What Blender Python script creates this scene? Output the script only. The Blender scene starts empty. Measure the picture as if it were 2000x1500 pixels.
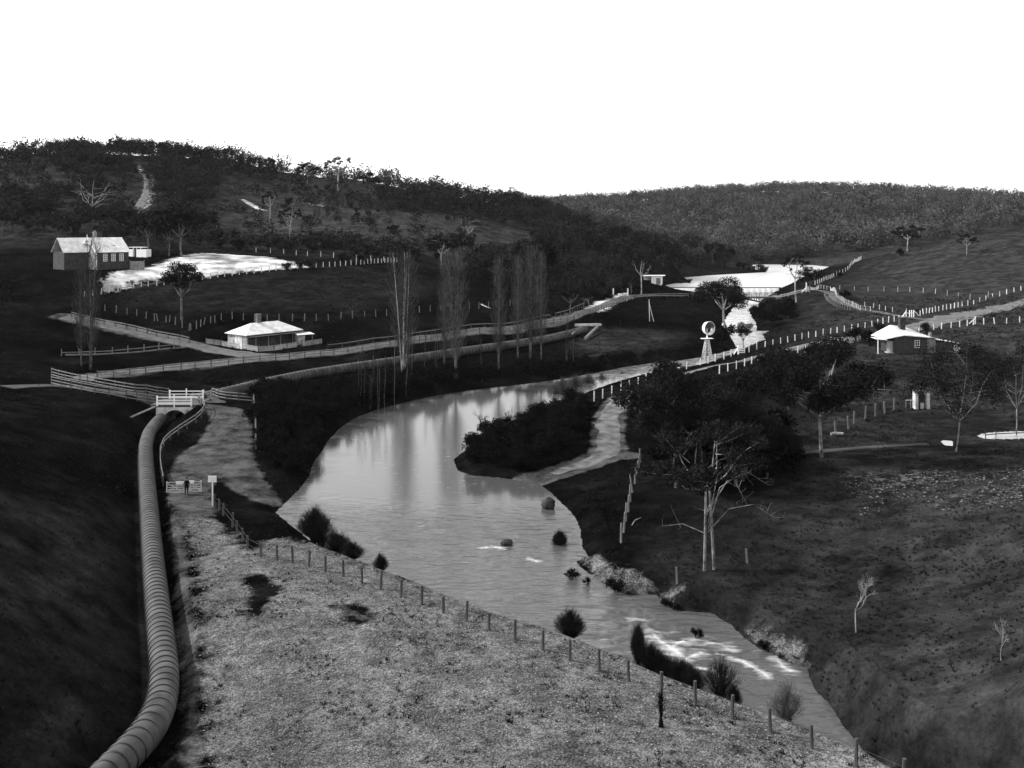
import bpy, math, random
import numpy as np
R = math.radians
rng = np.random.default_rng(7)
random.seed(7)
sc = bpy.context.scene
# ------------------------------------------------------------------ camera, world, sun
HZ, FPX, CH = 430.0, 2000.0, 30.0          # horizon row, focal length (px of a 2000 px wide frame), eye height
cam_d = bpy.data.cameras.new('camera'); cam = bpy.data.objects.new('camera', cam_d)
sc.collection.objects.link(cam); sc.camera = cam
cam.location = (0, 0, CH); cam.rotation_euler = (R(90), 0, 0)
cam_d.sensor_width = 36; cam_d.lens = 36; cam_d.shift_y = -0.16     # level view camera with falling front
cam_d.clip_start = 0.5; cam_d.clip_end = 12000
SUN = np.array([-0.80, 0.16, 0.58]); SUN /= np.linalg.norm(SUN)
w = bpy.data.worlds.new("World"); sc.world = w; w.use_nodes = True
nt = w.node_tree; nt.nodes.clear()
sky = nt.nodes.new('ShaderNodeTexSky'); sky.sky_type = 'NISHITA'; sky.sun_disc = False
sky.sun_elevation = math.asin(SUN[2]); sky.sun_rotation = math.atan2(SUN[0], SUN[1]) % (2*math.pi)
sky.air_density = 1.0; sky.dust_density = 0.3; sky.ozone_density = 1.0
bw = nt.nodes.new('ShaderNodeSeparateColor'); bg = nt.nodes.new('ShaderNodeBackground'); bg.inputs[1].default_value = 0.15
wo = nt.nodes.new('ShaderNodeOutputWorld')
nt.links.new(sky.outputs[0], bw.inputs[0]); nt.links.new(bw.outputs[2], bg.inputs[0])   # the plate was sensitive to blue light only
nt.links.new(bg.outputs[0], wo.inputs[0]) #; nt.links.new(bg.outputs[0], wo.inputs[0])
sd_ = bpy.data.lights.new('sun', 'SUN'); sd_.energy = 2.4; sd_.angle = R(0.6); sun = bpy.data.objects.new('sun', sd_)
sc.collection.objects.link(sun)
from mathutils import Vector
sun.rotation_euler = Vector(SUN).to_track_quat('Z', 'Y').to_euler()
sc.view_settings.view_transform = 'Standard'; sc.view_settings.look = 'None'
sc.view_settings.exposure = 1.05; sc.view_settings.gamma = 1.0
sc.render.engine = 'CYCLES'
C = sc.collection

# ------------------------------------------------------------------ materials
def mat(name, col, rough=0.85, var=0.3, scale=2.0, bump=0.0, bscale=None, spec=0.3, detail=6, col2=None, coord='Object', metal=0.0, stretch=None):
    m = bpy.data.materials.new(name); m.use_nodes = True
    n = m.node_tree; b = n.nodes['Principled BSDF']
    b.inputs['Roughness'].default_value = rough; b.inputs['Specular IOR Level'].default_value = spec
    b.inputs['Metallic'].default_value = metal
    tc = n.nodes.new('ShaderNodeTexCoord'); out = tc.outputs[coord]
    if stretch:
        mp = n.nodes.new('ShaderNodeMapping'); mp.inputs['Scale'].default_value = stretch
        n.links.new(out, mp.inputs[0]); out = mp.outputs[0]
    ns = n.nodes.new('ShaderNodeTexNoise'); ns.inputs['Scale'].default_value = scale; ns.inputs['Detail'].default_value = detail
    n.links.new(out, ns.inputs['Vector'])
    mr = n.nodes.new('ShaderNodeMapRange'); mr.inputs[1].default_value = 0.3; mr.inputs[2].default_value = 0.7
    lo = col*(1-var) if col2 is None else col; hi = col*(1+var) if col2 is None else col2
    mr.inputs[3].default_value = lo; mr.inputs[4].default_value = hi
    n.links.new(ns.outputs[0], mr.inputs[0]); n.links.new(mr.outputs[0], b.inputs['Base Color'])
    if bump:
        nb = n.nodes.new('ShaderNodeTexNoise'); nb.inputs['Scale'].default_value = bscale or scale*3; nb.inputs['Detail'].default_value = 4
        n.links.new(out, nb.inputs['Vector'])
        bp = n.nodes.new('ShaderNodeBump'); bp.inputs['Strength'].default_value = 1; bp.inputs['Distance'].default_value = bump
        n.links.new(nb.outputs[0], bp.inputs['Height']); n.links.new(bp.outputs[0], b.inputs['Normal'])
    return m
M = dict(
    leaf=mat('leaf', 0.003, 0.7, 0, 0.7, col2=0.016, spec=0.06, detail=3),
    leaf_far=mat('leaf_far', 0.006, 0.7, 0, 0.35, col2=0.034, spec=0.03, detail=3), leaf_hazy=mat('leaf_haze_paled', 0.03, 0.7, 0, 0.06, col2=0.11, spec=0.02, detail=8),  # second foliage is paled in colour to stand in for distance haze
    scrub=mat('scrub', 0.002, 0.8, 0, 1.1, col2=0.010, spec=0.04),
    bark_pale=mat('bark_pale', 0.10, 0.8, 0, 2.2, col2=0.46, bump=0.02, stretch=(1, 1, .35)),
    bark_dark=mat('bark_dark', 0.02, 0.9, 0, 2.0, col2=0.09, bump=0.02),
    twig=mat('twig', 0.025, 0.9, 0, 1.0, col2=0.10, spec=.1),
    bark_mix=mat('bark_mix', 0.01, 0.85, 0, 1.3, col2=0.16, bump=0.02),
    twig_dark=mat('twig_dark', 0.005, 0.9, 0, 1.5, col2=0.022, spec=.05),
    post_grey=mat('post_grey', 0.10, 0.9, 0, 3.0, col2=0.26, bump=0.01, stretch=(1, 1, .2)),
    post_dark=mat('post_dark', 0.03, 0.9, 0, 3.0, col2=0.10, bump=0.01, stretch=(1, 1, .2)),
    post_pale=mat('post_pale', 0.4, 0.8, 0, 3.0, col2=0.75, stretch=(1, 1, .3)),
    white=mat('white_paint', 0.88, 0.5, 0.06, 3.0),
    rail=mat('rail_wood', 0.12, 0.85, 0, 1.5, col2=0.26, bump=0.006),
    roof_white=mat('roof_white', 0.5, 0.5, 0, 0.8, col2=0.88, spec=0.4, detail=8),
    wall_dark=mat('wall_dark', 0.03, 0.9, 0, 1.2, col2=0.08, bump=0.02),
    stone=mat('stone', 0.10, 0.9, 0, 2.2, col2=0.34, bump=0.04, bscale=4),
    plaster=mat('plaster', 0.30, 0.9, 0, 0.9, col2=0.72, bump=0.01),
    bark_gum=mat('bark_gum', 0.03, 0.85, 0, 1.6, col2=0.32, bump=0.02),
    tuft=mat('dry_tuft', 0.006, 1, 0, .8, col2=0.03, spec=0),
    stone_shaded=mat('shaded_stone', 0.012, 0.9, 0, 1.6, col2=0.05, bump=0.04, bscale=4),  # stone with the verandah's shade put into its colour
    glass_dark=mat('glass_dark', 0.01, 0.08, 0.1, 2, spec=0.6),
    chimney=mat('chimney_brick', 0.06, 0.9, 0, 3, col2=0.16, bump=0.02),
    pipe=mat('pipe_stave', 0.02, 0.7, 0, 0.7, col2=0.10, bump=0.01, spec=0.3, detail=10),
    hoop=mat('hoop_iron', 0.012, 0.5, 0.3, 2, spec=0.4),
    rock=mat('rock', 0.008, 0.85, 0, 2.0, col2=0.05, bump=0.06, bscale=3),
    rock_pale=mat('rock_pale', 0.06, 0.9, 0, 3.0, col2=0.2),
    stones=mat('stones', 0.05, 0.9, 0, 3.3, col2=0.36),
    cloth=mat('dark_cloth', 0.005, 1, 0.3, 6, spec=0), skin=mat('skin', 0.3, 0.6, 0.1, 4), hat=mat('hat', 0.02, .8, .2, 5),
    metal=mat('galvanised', 0.35, 0.4, 0.15, 2, metal=0.3),
    darkmetal=mat('dark_metal', 0.02, 0.5, 0.3, 2),
    foam=mat('falling_water', 0.62, 0.5, 0, 1.2, col2=0.92, stretch=(2.5, 2.5, .15)),
    corr=mat('corrugated', 0.2, 0.6, 0.2, 3),
)
# corrugations on white roofs
def corrugate(m, sc_=14, dist=0.02):
    n = m.node_tree; b = n.nodes['Principled BSDF']
    tc = n.nodes.new('ShaderNodeTexCoord'); wv = n.nodes.new('ShaderNodeTexWave'); wv.inputs['Scale'].default_value = sc_*0.1
    wv.bands_direction = 'X'; n.links.new(tc.outputs['Object'], wv.inputs['Vector'])
    bp = n.nodes.new('ShaderNodeBump'); bp.inputs['Distance'].default_value = dist; n.links.new(wv.outputs[1], bp.inputs['Height'])
    n.links.new(bp.outputs[0], b.inputs['Normal'])
corrugate(M['roof_white'])
def brickify(name, c1, c2, mortar, s=1.6, bump=.02):
    m = bpy.data.materials.new(name); m.use_nodes = True
    n = m.node_tree; b = n.nodes['Principled BSDF']; b.inputs['Roughness'].default_value = 0.9
    tc = n.nodes.new('ShaderNodeTexCoord'); mp = n.nodes.new('ShaderNodeVectorMath'); mp.operation = 'ADD'
    sep = n.nodes.new('ShaderNodeSeparateXYZ'); n.links.new(tc.outputs['Object'], sep.inputs[0])
    ad = n.nodes.new('ShaderNodeMath'); ad.operation = 'ADD'; n.links.new(sep.outputs[0], ad.inputs[0]); n.links.new(sep.outputs[1], ad.inputs[1])
    cb = n.nodes.new('ShaderNodeCombineXYZ'); n.links.new(ad.outputs[0], cb.inputs[0]); n.links.new(sep.outputs[2], cb.inputs[1])
    br = n.nodes.new('ShaderNodeTexBrick'); br.inputs['Scale'].default_value = s
    br.inputs['Color1'].default_value = (c1, c1, c1, 1); br.inputs['Color2'].default_value = (c2, c2, c2, 1); br.inputs['Mortar'].default_value = (mortar,)*3+(1,)
    br.inputs['Mortar Size'].default_value = 0.03
    n.links.new(cb.outputs[0], br.inputs['Vector'])
    ns = n.nodes.new('ShaderNodeTexNoise'); ns.inputs['Scale'].default_value = 1.5; ns.inputs['Detail'].default_value = 6
    n.links.new(tc.outputs['Object'], ns.inputs['Vector'])
    mr = n.nodes.new('ShaderNodeMapRange'); mr.inputs[1].default_value = .35; mr.inputs[2].default_value = .65; mr.inputs[3].default_value = .6; mr.inputs[4].default_value = 1.5
    n.links.new(ns.outputs[0], mr.inputs[0])
    mx = n.nodes.new('ShaderNodeVectorMath'); mx.operation = 'MULTIPLY'; n.links.new(br.outputs[0], mx.inputs[0]); n.links.new(mr.outputs[0], mx.inputs[1])
    n.links.new(mx.outputs[0], b.inputs['Base Color'])
    return m
M['brick'] = brickify('brick', 0.013, 0.03, 0.045, 1.4)
M['rubble'] = brickify('rubble_stone', 0.12, 0.3, 0.4, 1.1)

# ------------------------------------------------------------------ mesh helpers
class MB:
    def __init__(s): s.v = []; s.f = []
    def add(s, vs, fs):
        o = len(s.v); s.v.extend([tuple(map(float, p)) for p in vs]); s.f.extend([tuple(i+o for i in f) for f in fs]); return s
    def box(s, c, size, rz=0, ry=0, rx=0, taper=1.0):
        x, y, z = size[0]/2, size[1]/2, size[2]/2
        P = np.array([(-x,-y,-z),(x,-y,-z),(x,y,-z),(-x,y,-z),(-x*taper,-y*taper,z),(x*taper,-y*taper,z),(x*taper,y*taper,z),(-x*taper,y*taper,z)])
        for ax, a in (('x', rx), ('y', ry), ('z', rz)):
            if a:
                c_, s_ = math.cos(a), math.sin(a)
                m = {'x': [[1,0,0],[0,c_,-s_],[0,s_,c_]], 'y': [[c_,0,s_],[0,1,0],[-s_,0,c_]], 'z': [[c_,-s_,0],[s_,c_,0],[0,0,1]]}[ax]
                P = P @ np.array(m).T
        return s.add(P+np.array(c), [(0,3,2,1),(4,5,6,7),(0,1,5,4),(1,2,6,5),(2,3,7,6),(3,0,4,7)])
    def bar(s, a, b, w_, h_=None, n=4):      # rectangular bar between two points
        a = np.array(a, float); b = np.array(b, float); h_ = h_ or w_
        d = b-a; L = np.linalg.norm(d); d /= L
        up = np.array([0,0,1.]) if abs(d[2]) < .95 else np.array([0,1.,0])
        u = np.cross(up, d); u /= np.linalg.norm(u); v = np.cross(d, u)
        P = [p+u*i*w_/2+v*j*h_/2 for p in (a, b) for i, j in ((-1,-1),(1,-1),(1,1),(-1,1))]
        return s.add(P, [(0,1,2,3),(7,6,5,4),(0,4,5,1),(1,5,6,2),(2,6,7,3),(3,7,4,0)])
    def tube(s, pts, rad, n=6, cap=True):
        pts = np.array(pts, float); k = len(pts)
        rad = np.full(k, rad, float) if np.isscalar(rad) else np.array(rad, float)
        T = np.gradient(pts, axis=0); T /= (np.linalg.norm(T, axis=1)[:, None]+1e-9)
        ref = np.array([0.31, 0.95, 0.05]) if abs(T[0][2]) > .7 else np.array([0,0,1.])
        U = np.cross(T, ref); U /= (np.linalg.norm(U, axis=1)[:, None]+1e-9); V = np.cross(T, U)
        a = np.linspace(0, 2*math.pi, n, endpoint=False)
        P = pts[:, None]+rad[:, None, None]*(np.cos(a)[None, :, None]*U[:, None]+np.sin(a)[None, :, None]*V[:, None])
        fs = [(i*n+j, i*n+(j+1) % n, (i+1)*n+(j+1) % n, (i+1)*n+j) for i in range(k-1) for j in range(n)]
        if cap: fs += [tuple(range(n))[::-1], tuple((k-1)*n+j for j in range(n))]
        return s.add(P.reshape(-1, 3), fs)
    def build(s, name, m, parent=None, smooth=False):
        return raw(name, np.array(s.v).reshape(-1, 3), s.f, m, parent, smooth)
def raw(name, v, f, m, parent=None, smooth=False):
    me = bpy.data.meshes.new(name); me.from_pydata([tuple(p) for p in v], [], f if isinstance(f, list) else f.tolist())
    me.materials.append(m); 
    if smooth: me.polygons.foreach_set('use_smooth', np.ones(len(me.polygons), bool))
    me.update(); o = bpy.data.objects.new(name, me); C.objects.link(o)
    if parent: o.parent = parent
    return o
def npmesh(name, V, F, m, parent=None, smooth=False, attrs=None):   # fast quads
    me = bpy.data.meshes.new(name); nf = len(F); k = F.shape[1]
    me.vertices.add(len(V)); me.vertices.foreach_set('co', V.astype(np.float32).ravel())
    me.loops.add(nf*k); me.loops.foreach_set('vertex_index', F.astype(np.int32).ravel())
    me.polygons.add(nf); me.polygons.foreach_set('loop_start', np.arange(nf, dtype=np.int32)*k)
    me.polygons.foreach_set('use_smooth', np.full(nf, smooth))
    for an, a in (attrs or {}).items():
        at_ = me.attributes.new(an, 'FLOAT', 'POINT'); at_.data.foreach_set('value', a.astype(np.float32))
    me.update(calc_edges=True); me.materials.append(m)
    o = bpy.data.objects.new(name, me); C.objects.link(o)
    if parent: o.parent = parent
    return o
def tag(o, label=None, cat=None, group=None, kind=None):
    for k, v in (('label', label), ('category', cat), ('group', group), ('kind', kind)):
        if v: o[k] = v
    return o
def thing(name, label, cat, loc=(0, 0, 0), rz=0, group=None):
    o = bpy.data.objects.new(name, None); o.empty_display_size = .3; C.objects.link(o)
    o.location = tuple(map(float, loc)); o.rotation_euler = (0, 0, rz); return tag(o, label, cat, group)
def link_copy(src, parent):
    c = src.copy(); C.objects.link(c); c.parent = parent; return c

# ------------------------------------------------------------------ terrain
def vnoise(x, y, seed=0):
    xi = np.floor(x).astype(np.int64); yi = np.floor(y).astype(np.int64); fx = x-xi; fy = y-yi
    fx = fx*fx*(3-2*fx); fy = fy*fy*(3-2*fy)
    def hsh(a, b):
        n = (a*374761393+b*668265263+seed*974711) & 0x7fffffff
        n = ((n ^ (n >> 13))*1274126177) & 0x7fffffff
        return ((n ^ (n >> 16)) & 0xffff)/65535.0
    return (hsh(xi, yi)*(1-fx)+hsh(xi+1, yi)*fx)*(1-fy)+(hsh(xi, yi+1)*(1-fx)+hsh(xi+1, yi+1)*fx)*fy
def fbm(x, y, o=4, seed=0):
    t = 0; a = .5
    for i in range(o): t = t+a*(vnoise(x*2**i, y*2**i, seed+i)-.5); a *= .5
    return t
def P(px, py, z=None, d=None):       # pixel + height (or forward distance) -> world
    if d is None: d = (CH-z)*FPX/(py-HZ)
    return ((px-1000)/FPX*d, d, CH-(py-HZ)/FPX*d)
ctl = []
for a in [  # px, py, z  (low ground)
    (400,1450,2.1),(900,1450,2.8),(1300,1450,2.8),(1500,1450,2.6),(600,1250,2.4),(1000,1300,2.6),(1250,1340,2.4),(450,1100,1.9),(700,1130,2.3),(850,1210,2.4),
    (380,1000,1.4),(550,1020,0.8),(480,1040,1.3),(420,1250,2.1),(1450,1400,2.4),
    (345,1300,1.7),(335,1100,1.2),(320,960,1.0),(330,880,0.9),
    (230,1400,2.6),(150,1400,4),(220,1100,2.6),(150,1100,4),(225,920,2.4),(150,900,4),(50,1300,6),(50,1000,7),(0,850,7),(-200,1200,10),(-200,900,12),
    (310,789,3.3),(343,789,3.3),(385,786,3.3),(250,765,3.6),(155,750,4),(60,738,4.5),(0,730,5),(440,800,3.0),(480,800,2.8),(400,870,1.9),(460,900,1.6),(540,985,.25),(370,930,1.3),(500,935,1.2),
    (270,830,3.0),(200,830,3.8),
    (400,735,2.2),(260,738,2.4),(520,760,1.4),(600,790,1.3),(800,750,1.5),(1000,712,1.6),(520,860,1.4),(560,900,1.2),(700,790,1.3),
    (500,752,1.6),(600,733,1.8),(700,718,2.2),(880,692,2.8),(1000,676,3.2),(1100,655,3.8),
    (180,733,3),(330,718,3.4),(480,703,4.0),(620,690,4.3),(760,672,5.2),(950,645,6.3),(1080,630,6.5),
    (430,686,4.3),(540,676,4.6),(640,668,5.2),(520,690,4.3),(300,690,4.4),(200,700,4.2),(150,710,4.2),
    (1200,640,4.5),(1250,690,2.3),(1350,655,2.6),(1150,690,2.4),(1300,612,5.2),(1180,660,3.6),(1380,620,3.8),(1340,640,3.2),
    (1100,800,1.6),(1000,850,1.4),(1100,870,1.6),(950,890,.9),(1150,900,1.2),(1150,800,2.4),
    (1200,950,1.2),(1300,1000,1.5),(1500,1000,1.8),(1700,1000,2.5),(1400,900,2),(1600,880,2),(1850,850,2.5),(1970,850,2.8),(1800,1200,3),(1950,1100,4),
    (1205,762,.9),(1245,749,.8),(1290,736,.8),(1340,725,.8),(1385,714,.8),(1950,1350,5),(1750,1350,3),(1600,1200,1.6),(1450,1120,1.2),(1300,1090,1.0),(1700,1450,2.4),(1900,1480,5),(2100,1300,8),(2200,1000,8),(1400,800,2.6),(1500,760,3),
    (1700,760,3),(1900,760,3.2),(2100,760,4),(1850,690,4),(1770,692,4),(1700,690,4),(1960,700,4.5)]:
    ctl.append(P(a[0], a[1], a[2]))
for a in [  # px, py, forward distance
    (1960,598,280),(2100,570,280),(1850,624,250),(1720,650,228),(1600,668,213),(1500,690,200),(1400,712,186),(1300,740,170),(1210,775,155),(1180,830,137),(1180,890,124),(1100,920,120),
    (1130,618,247),(1180,597,275),(1230,578,308),(1300,577,318),(1350,578,320),(1530,576,320),(1580,566,322),(1620,572,305),(1650,595,280),(1700,612,262),
    (1540,600,300),(1560,640,250),(1620,620,262),(1520,650,248),
    (200,635,216),(330,665,208),(400,682,203),(200,600,225),(300,625,220),(450,615,224),(600,612,227),(750,610,230),(900,600,240),(1000,597,248),(1060,600,252),
    (180,575,242),(300,560,250),(500,560,252),(700,560,256),(900,560,266),(500,530,268),(700,520,285),
    (200,527,256),(60,530,256),(250,527,262),(270,503,290),(400,505,285),(550,515,280),(150,480,310),(350,480,320),(-100,500,300),(60,440,350),
    (500,490,320),(650,500,312),(800,500,325),(950,545,312),(1050,565,300),(1100,540,330),(1180,560,322),(1180,520,360),
    (200,400,390),(300,400,400),(300,340,480),(200,340,470),(155,300,540),(290,303,545),(-100,330,500),(-300,380,450),
    (500,430,400),(500,375,480),(400,322,540),(470,330,540),(560,350,530),(620,364,520),(680,378,515),(650,440,390),(800,450,395),(800,415,460),(760,400,505),
    (900,400,515),(950,480,375),(950,430,450),(1000,406,535),(1100,480,420),(1100,440,520),(1060,424,540),(1180,470,500),(1250,555,345),(1250,525,372),(1290,540,370),
    (1250,495,430),(1260,470,510),(1350,532,447),(1400,520,490),(1440,524,500),(1350,490,540),(1480,530,505),
    (1500,505,570),(1400,490,600),(1250,460,640),(1500,450,700),(1500,400,850),(1500,380,950),(1300,393,950),(1200,402,950),(1100,408,950),(1000,412,950),(1700,380,950),(1850,392,900),(2000,402,850),(2200,405,850),
    (1620,514,520),(1700,500,520),(1800,470,620),(1900,460,640),(1620,530,420),(1560,560,352),(1700,520,410),(1750,510,410),(1900,470,430),(2000,462,430),(2200,450,420),
    (1750,545,365),(1900,545,330),(2050,530,330),(1650,575,330),(1750,590,290),(1900,580,300)]:
    ctl.append(P(a[0], a[1], d=a[2]))
for u in (-.8, -.4, 0, .4, .8):
    for d, z in ((38, 4.5), (25, 11), (14, 19.5), (7, 24.5), (3, 27.5)): ctl.append((u*d, d, z))
    for d, z in ((1300, 46), (2600, 50)): ctl.append((u*d, d, z))
ctl = np.array(ctl)
def dom(x, y):
    az = np.clip(np.arctan2(x, y), -R(42), R(42)); r = np.hypot(x, y)
    return az*1.3, np.log(r+1e-6)
ca, cb_ = dom(ctl[:, 0], ctl[:, 1])
def phi(r2): return .5*r2*np.log(r2+1e-12)
n_ = len(ctl); A = np.zeros((n_+3, n_+3))
A[:n_, :n_] = phi((ca[:, None]-ca)**2+(cb_[:, None]-cb_)**2)+np.eye(n_)*2e-4
A[:n_, n_] = 1; A[:n_, n_+1] = ca; A[:n_, n_+2] = cb_; A[n_:, :n_] = A[:n_, n_:].T
W = np.linalg.solve(A, np.r_[ctl[:, 2], 0, 0, 0])
def land(x, y):
    a, b = dom(x, y); z = W[n_]+W[n_+1]*a+W[n_+2]*b
    for i in range(n_): z = z+W[i]*phi((a-ca[i])**2+(b-cb_[i])**2)
    d = np.hypot(x, y); far = np.clip((d-260)/250, 0, 1)
    z = z+fbm(x*.11, y*.11, 4, 3)*(.45+.0*far)+fbm(x*.025, y*.025, 3, 9)*7*far
    cap = np.maximum(2.1+np.abs(x)*.06, 27.5-.66*y); return np.where(y < 46, np.minimum(z, cap), z)
# water levels (river drops through rapids below the bridge)
def zriver(y): return np.interp(y, [0, 222, 254, 290, 325, 365], [0, 0, 1.5, 3.0, 4.0, 4.0])
def W_(px, py, off=0.0):
    ys = np.linspace(30, 620, 3000); f = CH-(py-HZ)/FPX*ys-zriver(ys)-off
    i = np.argmax(f < 0); y = ys[i-1]+(ys[i]-ys[i-1])*f[i-1]/(f[i-1]-f[i]); return ((px-1000)/FPX*y, y)
def L_(px, py, z=6.0): p = P(px, py, z); return (p[0], p[1])
near_edge = [(535,998,.2),(565,1022,.5),(590,1040,1.0),(640,1065,1.6),(700,1090,2.0),(760,1115,2.2),(820,1137,2.2),(900,1170,2.2),(960,1190,2.3),(1060,1217,2.3),(1120,1238,2.3),(1200,1268,2.3),
             (1270,1302,2.3),(1350,1336,2.3),(1425,1366,2.3),(1500,1392,2.3),(1560,1415,2.3),(1640,1448,2.3),(1760,1505,2.3),(1900,1570,2.3)]
ne = np.array([P(*a)[:2] for a in near_edge])
tn = np.gradient(ne, axis=0); tn /= np.linalg.norm(tn, axis=1)[:, None]
nrm = np.stack([-tn[:, 1], tn[:, 0]], 1); nrm[nrm[:, 1] < 0] *= -1
shift = np.array([a[2]*0.95 for a in near_edge]); nshore = ne+nrm*shift[:, None]
far_bank = [(560,980),(585,955),(604,930),(612,905),(630,880),(640,862),(662,838),(690,818),(735,800),(790,786),(850,773),(920,762),(1000,753),(1080,743),(1120,736),(1160,729),
            (1220,717),(1280,708),(1340,702),(1375,696),(1405,690),(1440,680),(1424,652),(1410,634),(1427,610),(1443,587),(1455,583.5)]
south = [(1490,583.5),(1481,593),(1479,600),(1463,610),(1474,629),(1478,645),(1504,646),(1488,653),(1497,664),(1456,679),(1440,692),(1405,704),(1345,716),(1290,724),(1240,735),(1195,748),(1150,764),(1110,785),(1075,800),(1033,814),(975,832),(935,848),
         (928,868),(900,885),(885,898),(893,918),(920,928),(984,934),(1050,944),(1075,961),(1096,982),(1114,998),(1127,1017),(1134,1040),(1136,1066),(1150,1087),(1125,1096),(1140,1112),(1170,1132),(1195,1150),(1220,1161),(1282,1161),
         (1315,1190),(1390,1198),(1425,1217),(1455,1245),(1482,1267),(1542,1293),(1575,1306),(1590,1344),(1625,1380),(1645,1415),(1700,1480),(1800,1590),(1980,1760)]
NEPX = np.array([a[0] for a in near_edge], float)
river = np.array([W_(*p) for p in far_bank]+[(67, 336), (59, 346), (54, 361.5), (95, 361.5), (90, 346), (80, 336)]+[W_(*p) for p in south]+[tuple(p) for p in nshore[::-1]])
lake = np.array([L_(*p) for p in [(1297,557.5),(1322,553),(1350,552),(1337,542),(1400,537),(1495,532),(1500,529),(1470,526),(1442,519),(1460,517),(1500,516.5),(1587,518),(1619,521),(1604,527),(1575,536),(1562,545),(1540,556),(1525,562),(1515,564.5),(1310,564.5)]])
pondA = (np.array([P(px, py, 2.4)[:2] for px, py in [(1908,852),(1925,846),(1975,843),(2060,842),(2080,856),(1990,857),(1925,857)]]), 2.4)
pondB = (np.array([P(px, py, 2.3)[:2] for px, py in [(1838,862),(1850,860),(1862,863),(1860,870),(1845,869)]]), 2.3)
def sdist(poly, x, y, closed=True):
    x = np.asarray(x, float); y = np.asarray(y, float); best = np.full(x.shape, 1e18); ins = np.zeros(x.shape, bool)
    n = len(poly)
    for i in range(n if closed else n-1):
        x0, y0 = poly[i]; x1, y1 = poly[(i+1) % n]; dx, dy = x1-x0, y1-y0
        t = np.clip(((x-x0)*dx+(y-y0)*dy)/(dx*dx+dy*dy+1e-12), 0, 1)
        best = np.minimum(best, (x-x0-t*dx)**2+(y-y0-t*dy)**2)
        if closed and y0 != y1:
            c = ((y0 > y) != (y1 > y)); ins ^= c & (x < dx*(y-y0)/(dy)+x0)
    b = np.sqrt(best); return np.where(ins, -b, b) if closed else b
def sm(t): t = np.clip(t, 0, 1); return t*t*(3-2*t)
# pipelines: (px, py, z of axis)
PIPE1 = [(90,1640,2.5),(175,1550,2.5),(232,1490,2.45),(275,1450,2.4),(300,1418,2.4),(314,1385,2.35),(321,1345,2.3),(321,1305,2.25),(315,1255,2.2),(308,1192,2.1),(301,1124,2.0),(295,1056,1.85),(290,988,1.7),(286,935,1.6),(284,895,1.5),(284.5,870,1.4),(291,846,1.3),(308,824,1.2),(327,809,1.15),(345,798,1.1),(366,786,1.1),(390,777,1.2),(425,770,1.6),(470,760,2.2),(500,752,2.0),(600,731,2.2),(700,716,2.6),(880,690,3.3),(1000,673,3.7),(1060,664,3.9),(1110,653,4.3),(1145,642,4.8)]
def spline(pts, step):
    pts = np.array(pts, float); t = np.r_[0, np.cumsum(np.linalg.norm(np.diff(pts, axis=0), axis=1))]
    ts = np.linspace(0, t[-1], int(t[-1]/.25)); q = np.stack([np.interp(ts, t, pts[:, k]) for k in range(pts.shape[1])], 1)
    k = 19; ker = np.hanning(k+2)[1:-1]; ker /= ker.sum()
    for _ in range(2): q = np.stack([np.convolve(np.pad(q[:, c], k//2, mode='edge'), ker, 'valid') for c in range(q.shape[1])], 1)
    t = np.r_[0, np.cumsum(np.linalg.norm(np.diff(q, axis=0), axis=1))]; ts = np.arange(0, t[-1], step)
    return np.stack([np.interp(ts, t, q[:, c]) for c in range(q.shape[1])], 1)
pipe_w = spline([P(*a) for a in PIPE1], 1.0)
pads = []   # (x, y, radius, z)
def hgt(x, y):
    z = land(x, y); shp = np.shape(x)
    # trench that the pipeline lies in
    near = (np.abs(np.arctan2(x, y)+.22) < .4) & (y > 40) & (y < 260)
    if near.any():
        xs, ys, zz = x[near], y[near], z[near]; best = np.full(xs.shape, 1e9); zb = np.zeros(xs.shape)
        pw = pipe_w[::3]
        for p, q in zip(pw[:-1], pw[1:]):
            e = q-p; t = np.clip(((xs-p[0])*e[0]+(ys-p[1])*e[1])/(e[0]**2+e[1]**2), 0, 1)
            dd = (xs-p[0]-t*e[0])**2+(ys-p[1]-t*e[1])**2; m = dd < best; best[m] = dd[m]; zb[m] = (p[2]+t*e[2])[m]
        dd = np.sqrt(best); zc = zb-.92+np.clip(dd-1.25, 0, None)*.75
        low = zb-.92
        zz = np.minimum(zz, zc); zz = np.where(dd < 3.0, np.maximum(zz, low-.0), zz)
        z[near] = zz
    for px_, py_, r_, zp in pads:
        k = sm(1.6-np.hypot(x-px_, y-py_)/r_); z = z*(1-k)+zp*k
    s = sdist(river, x, y); zw = zriver(y)
    bw_ = 2.6+2.5*sm((y-110)/80)
    out = zw+.03+np.maximum(z-zw, .25)*sm(s/bw_)**.8+np.clip(s, 0, 1)*.05
    z = np.where(s > bw_, np.maximum(z, np.where(s < 14, zw+.3, -9)), np.where(s > 0, out, zw-.06-np.minimum(1.2, -s*.35)))
    m = (y > 350)
    s = np.where(m, sdist(lake, x, y), 1e9)
    out = 6.05+np.maximum(z-6.0, .3)*sm(s/6)
    z = np.where(s > 6, np.where((s < 25), np.maximum(z, 6.3), z), np.where(s > 0, out, 5.9+np.maximum(s*.3, -1.5)))
    # downstream of the weir keep the river bed open
    s2 = sdist(river, x, y); z = np.where((y < 362) & (s2 < 0), np.minimum(z, zriver(y)-.2), z)
    for poly, zp in (pondA, pondB):
        c = poly.mean(0); m = np.hypot(x-c[0], y-c[1]) < 40
        if m.any():
            s = sdist(poly, x[m], y[m]); zz = z[m]
            z[m] = np.where(s < 0, zp-.1+np.maximum(s*.1, -.2), zz*sm(s/5)+(zp+.03)*(1-sm(s/5)))
    return z
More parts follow.
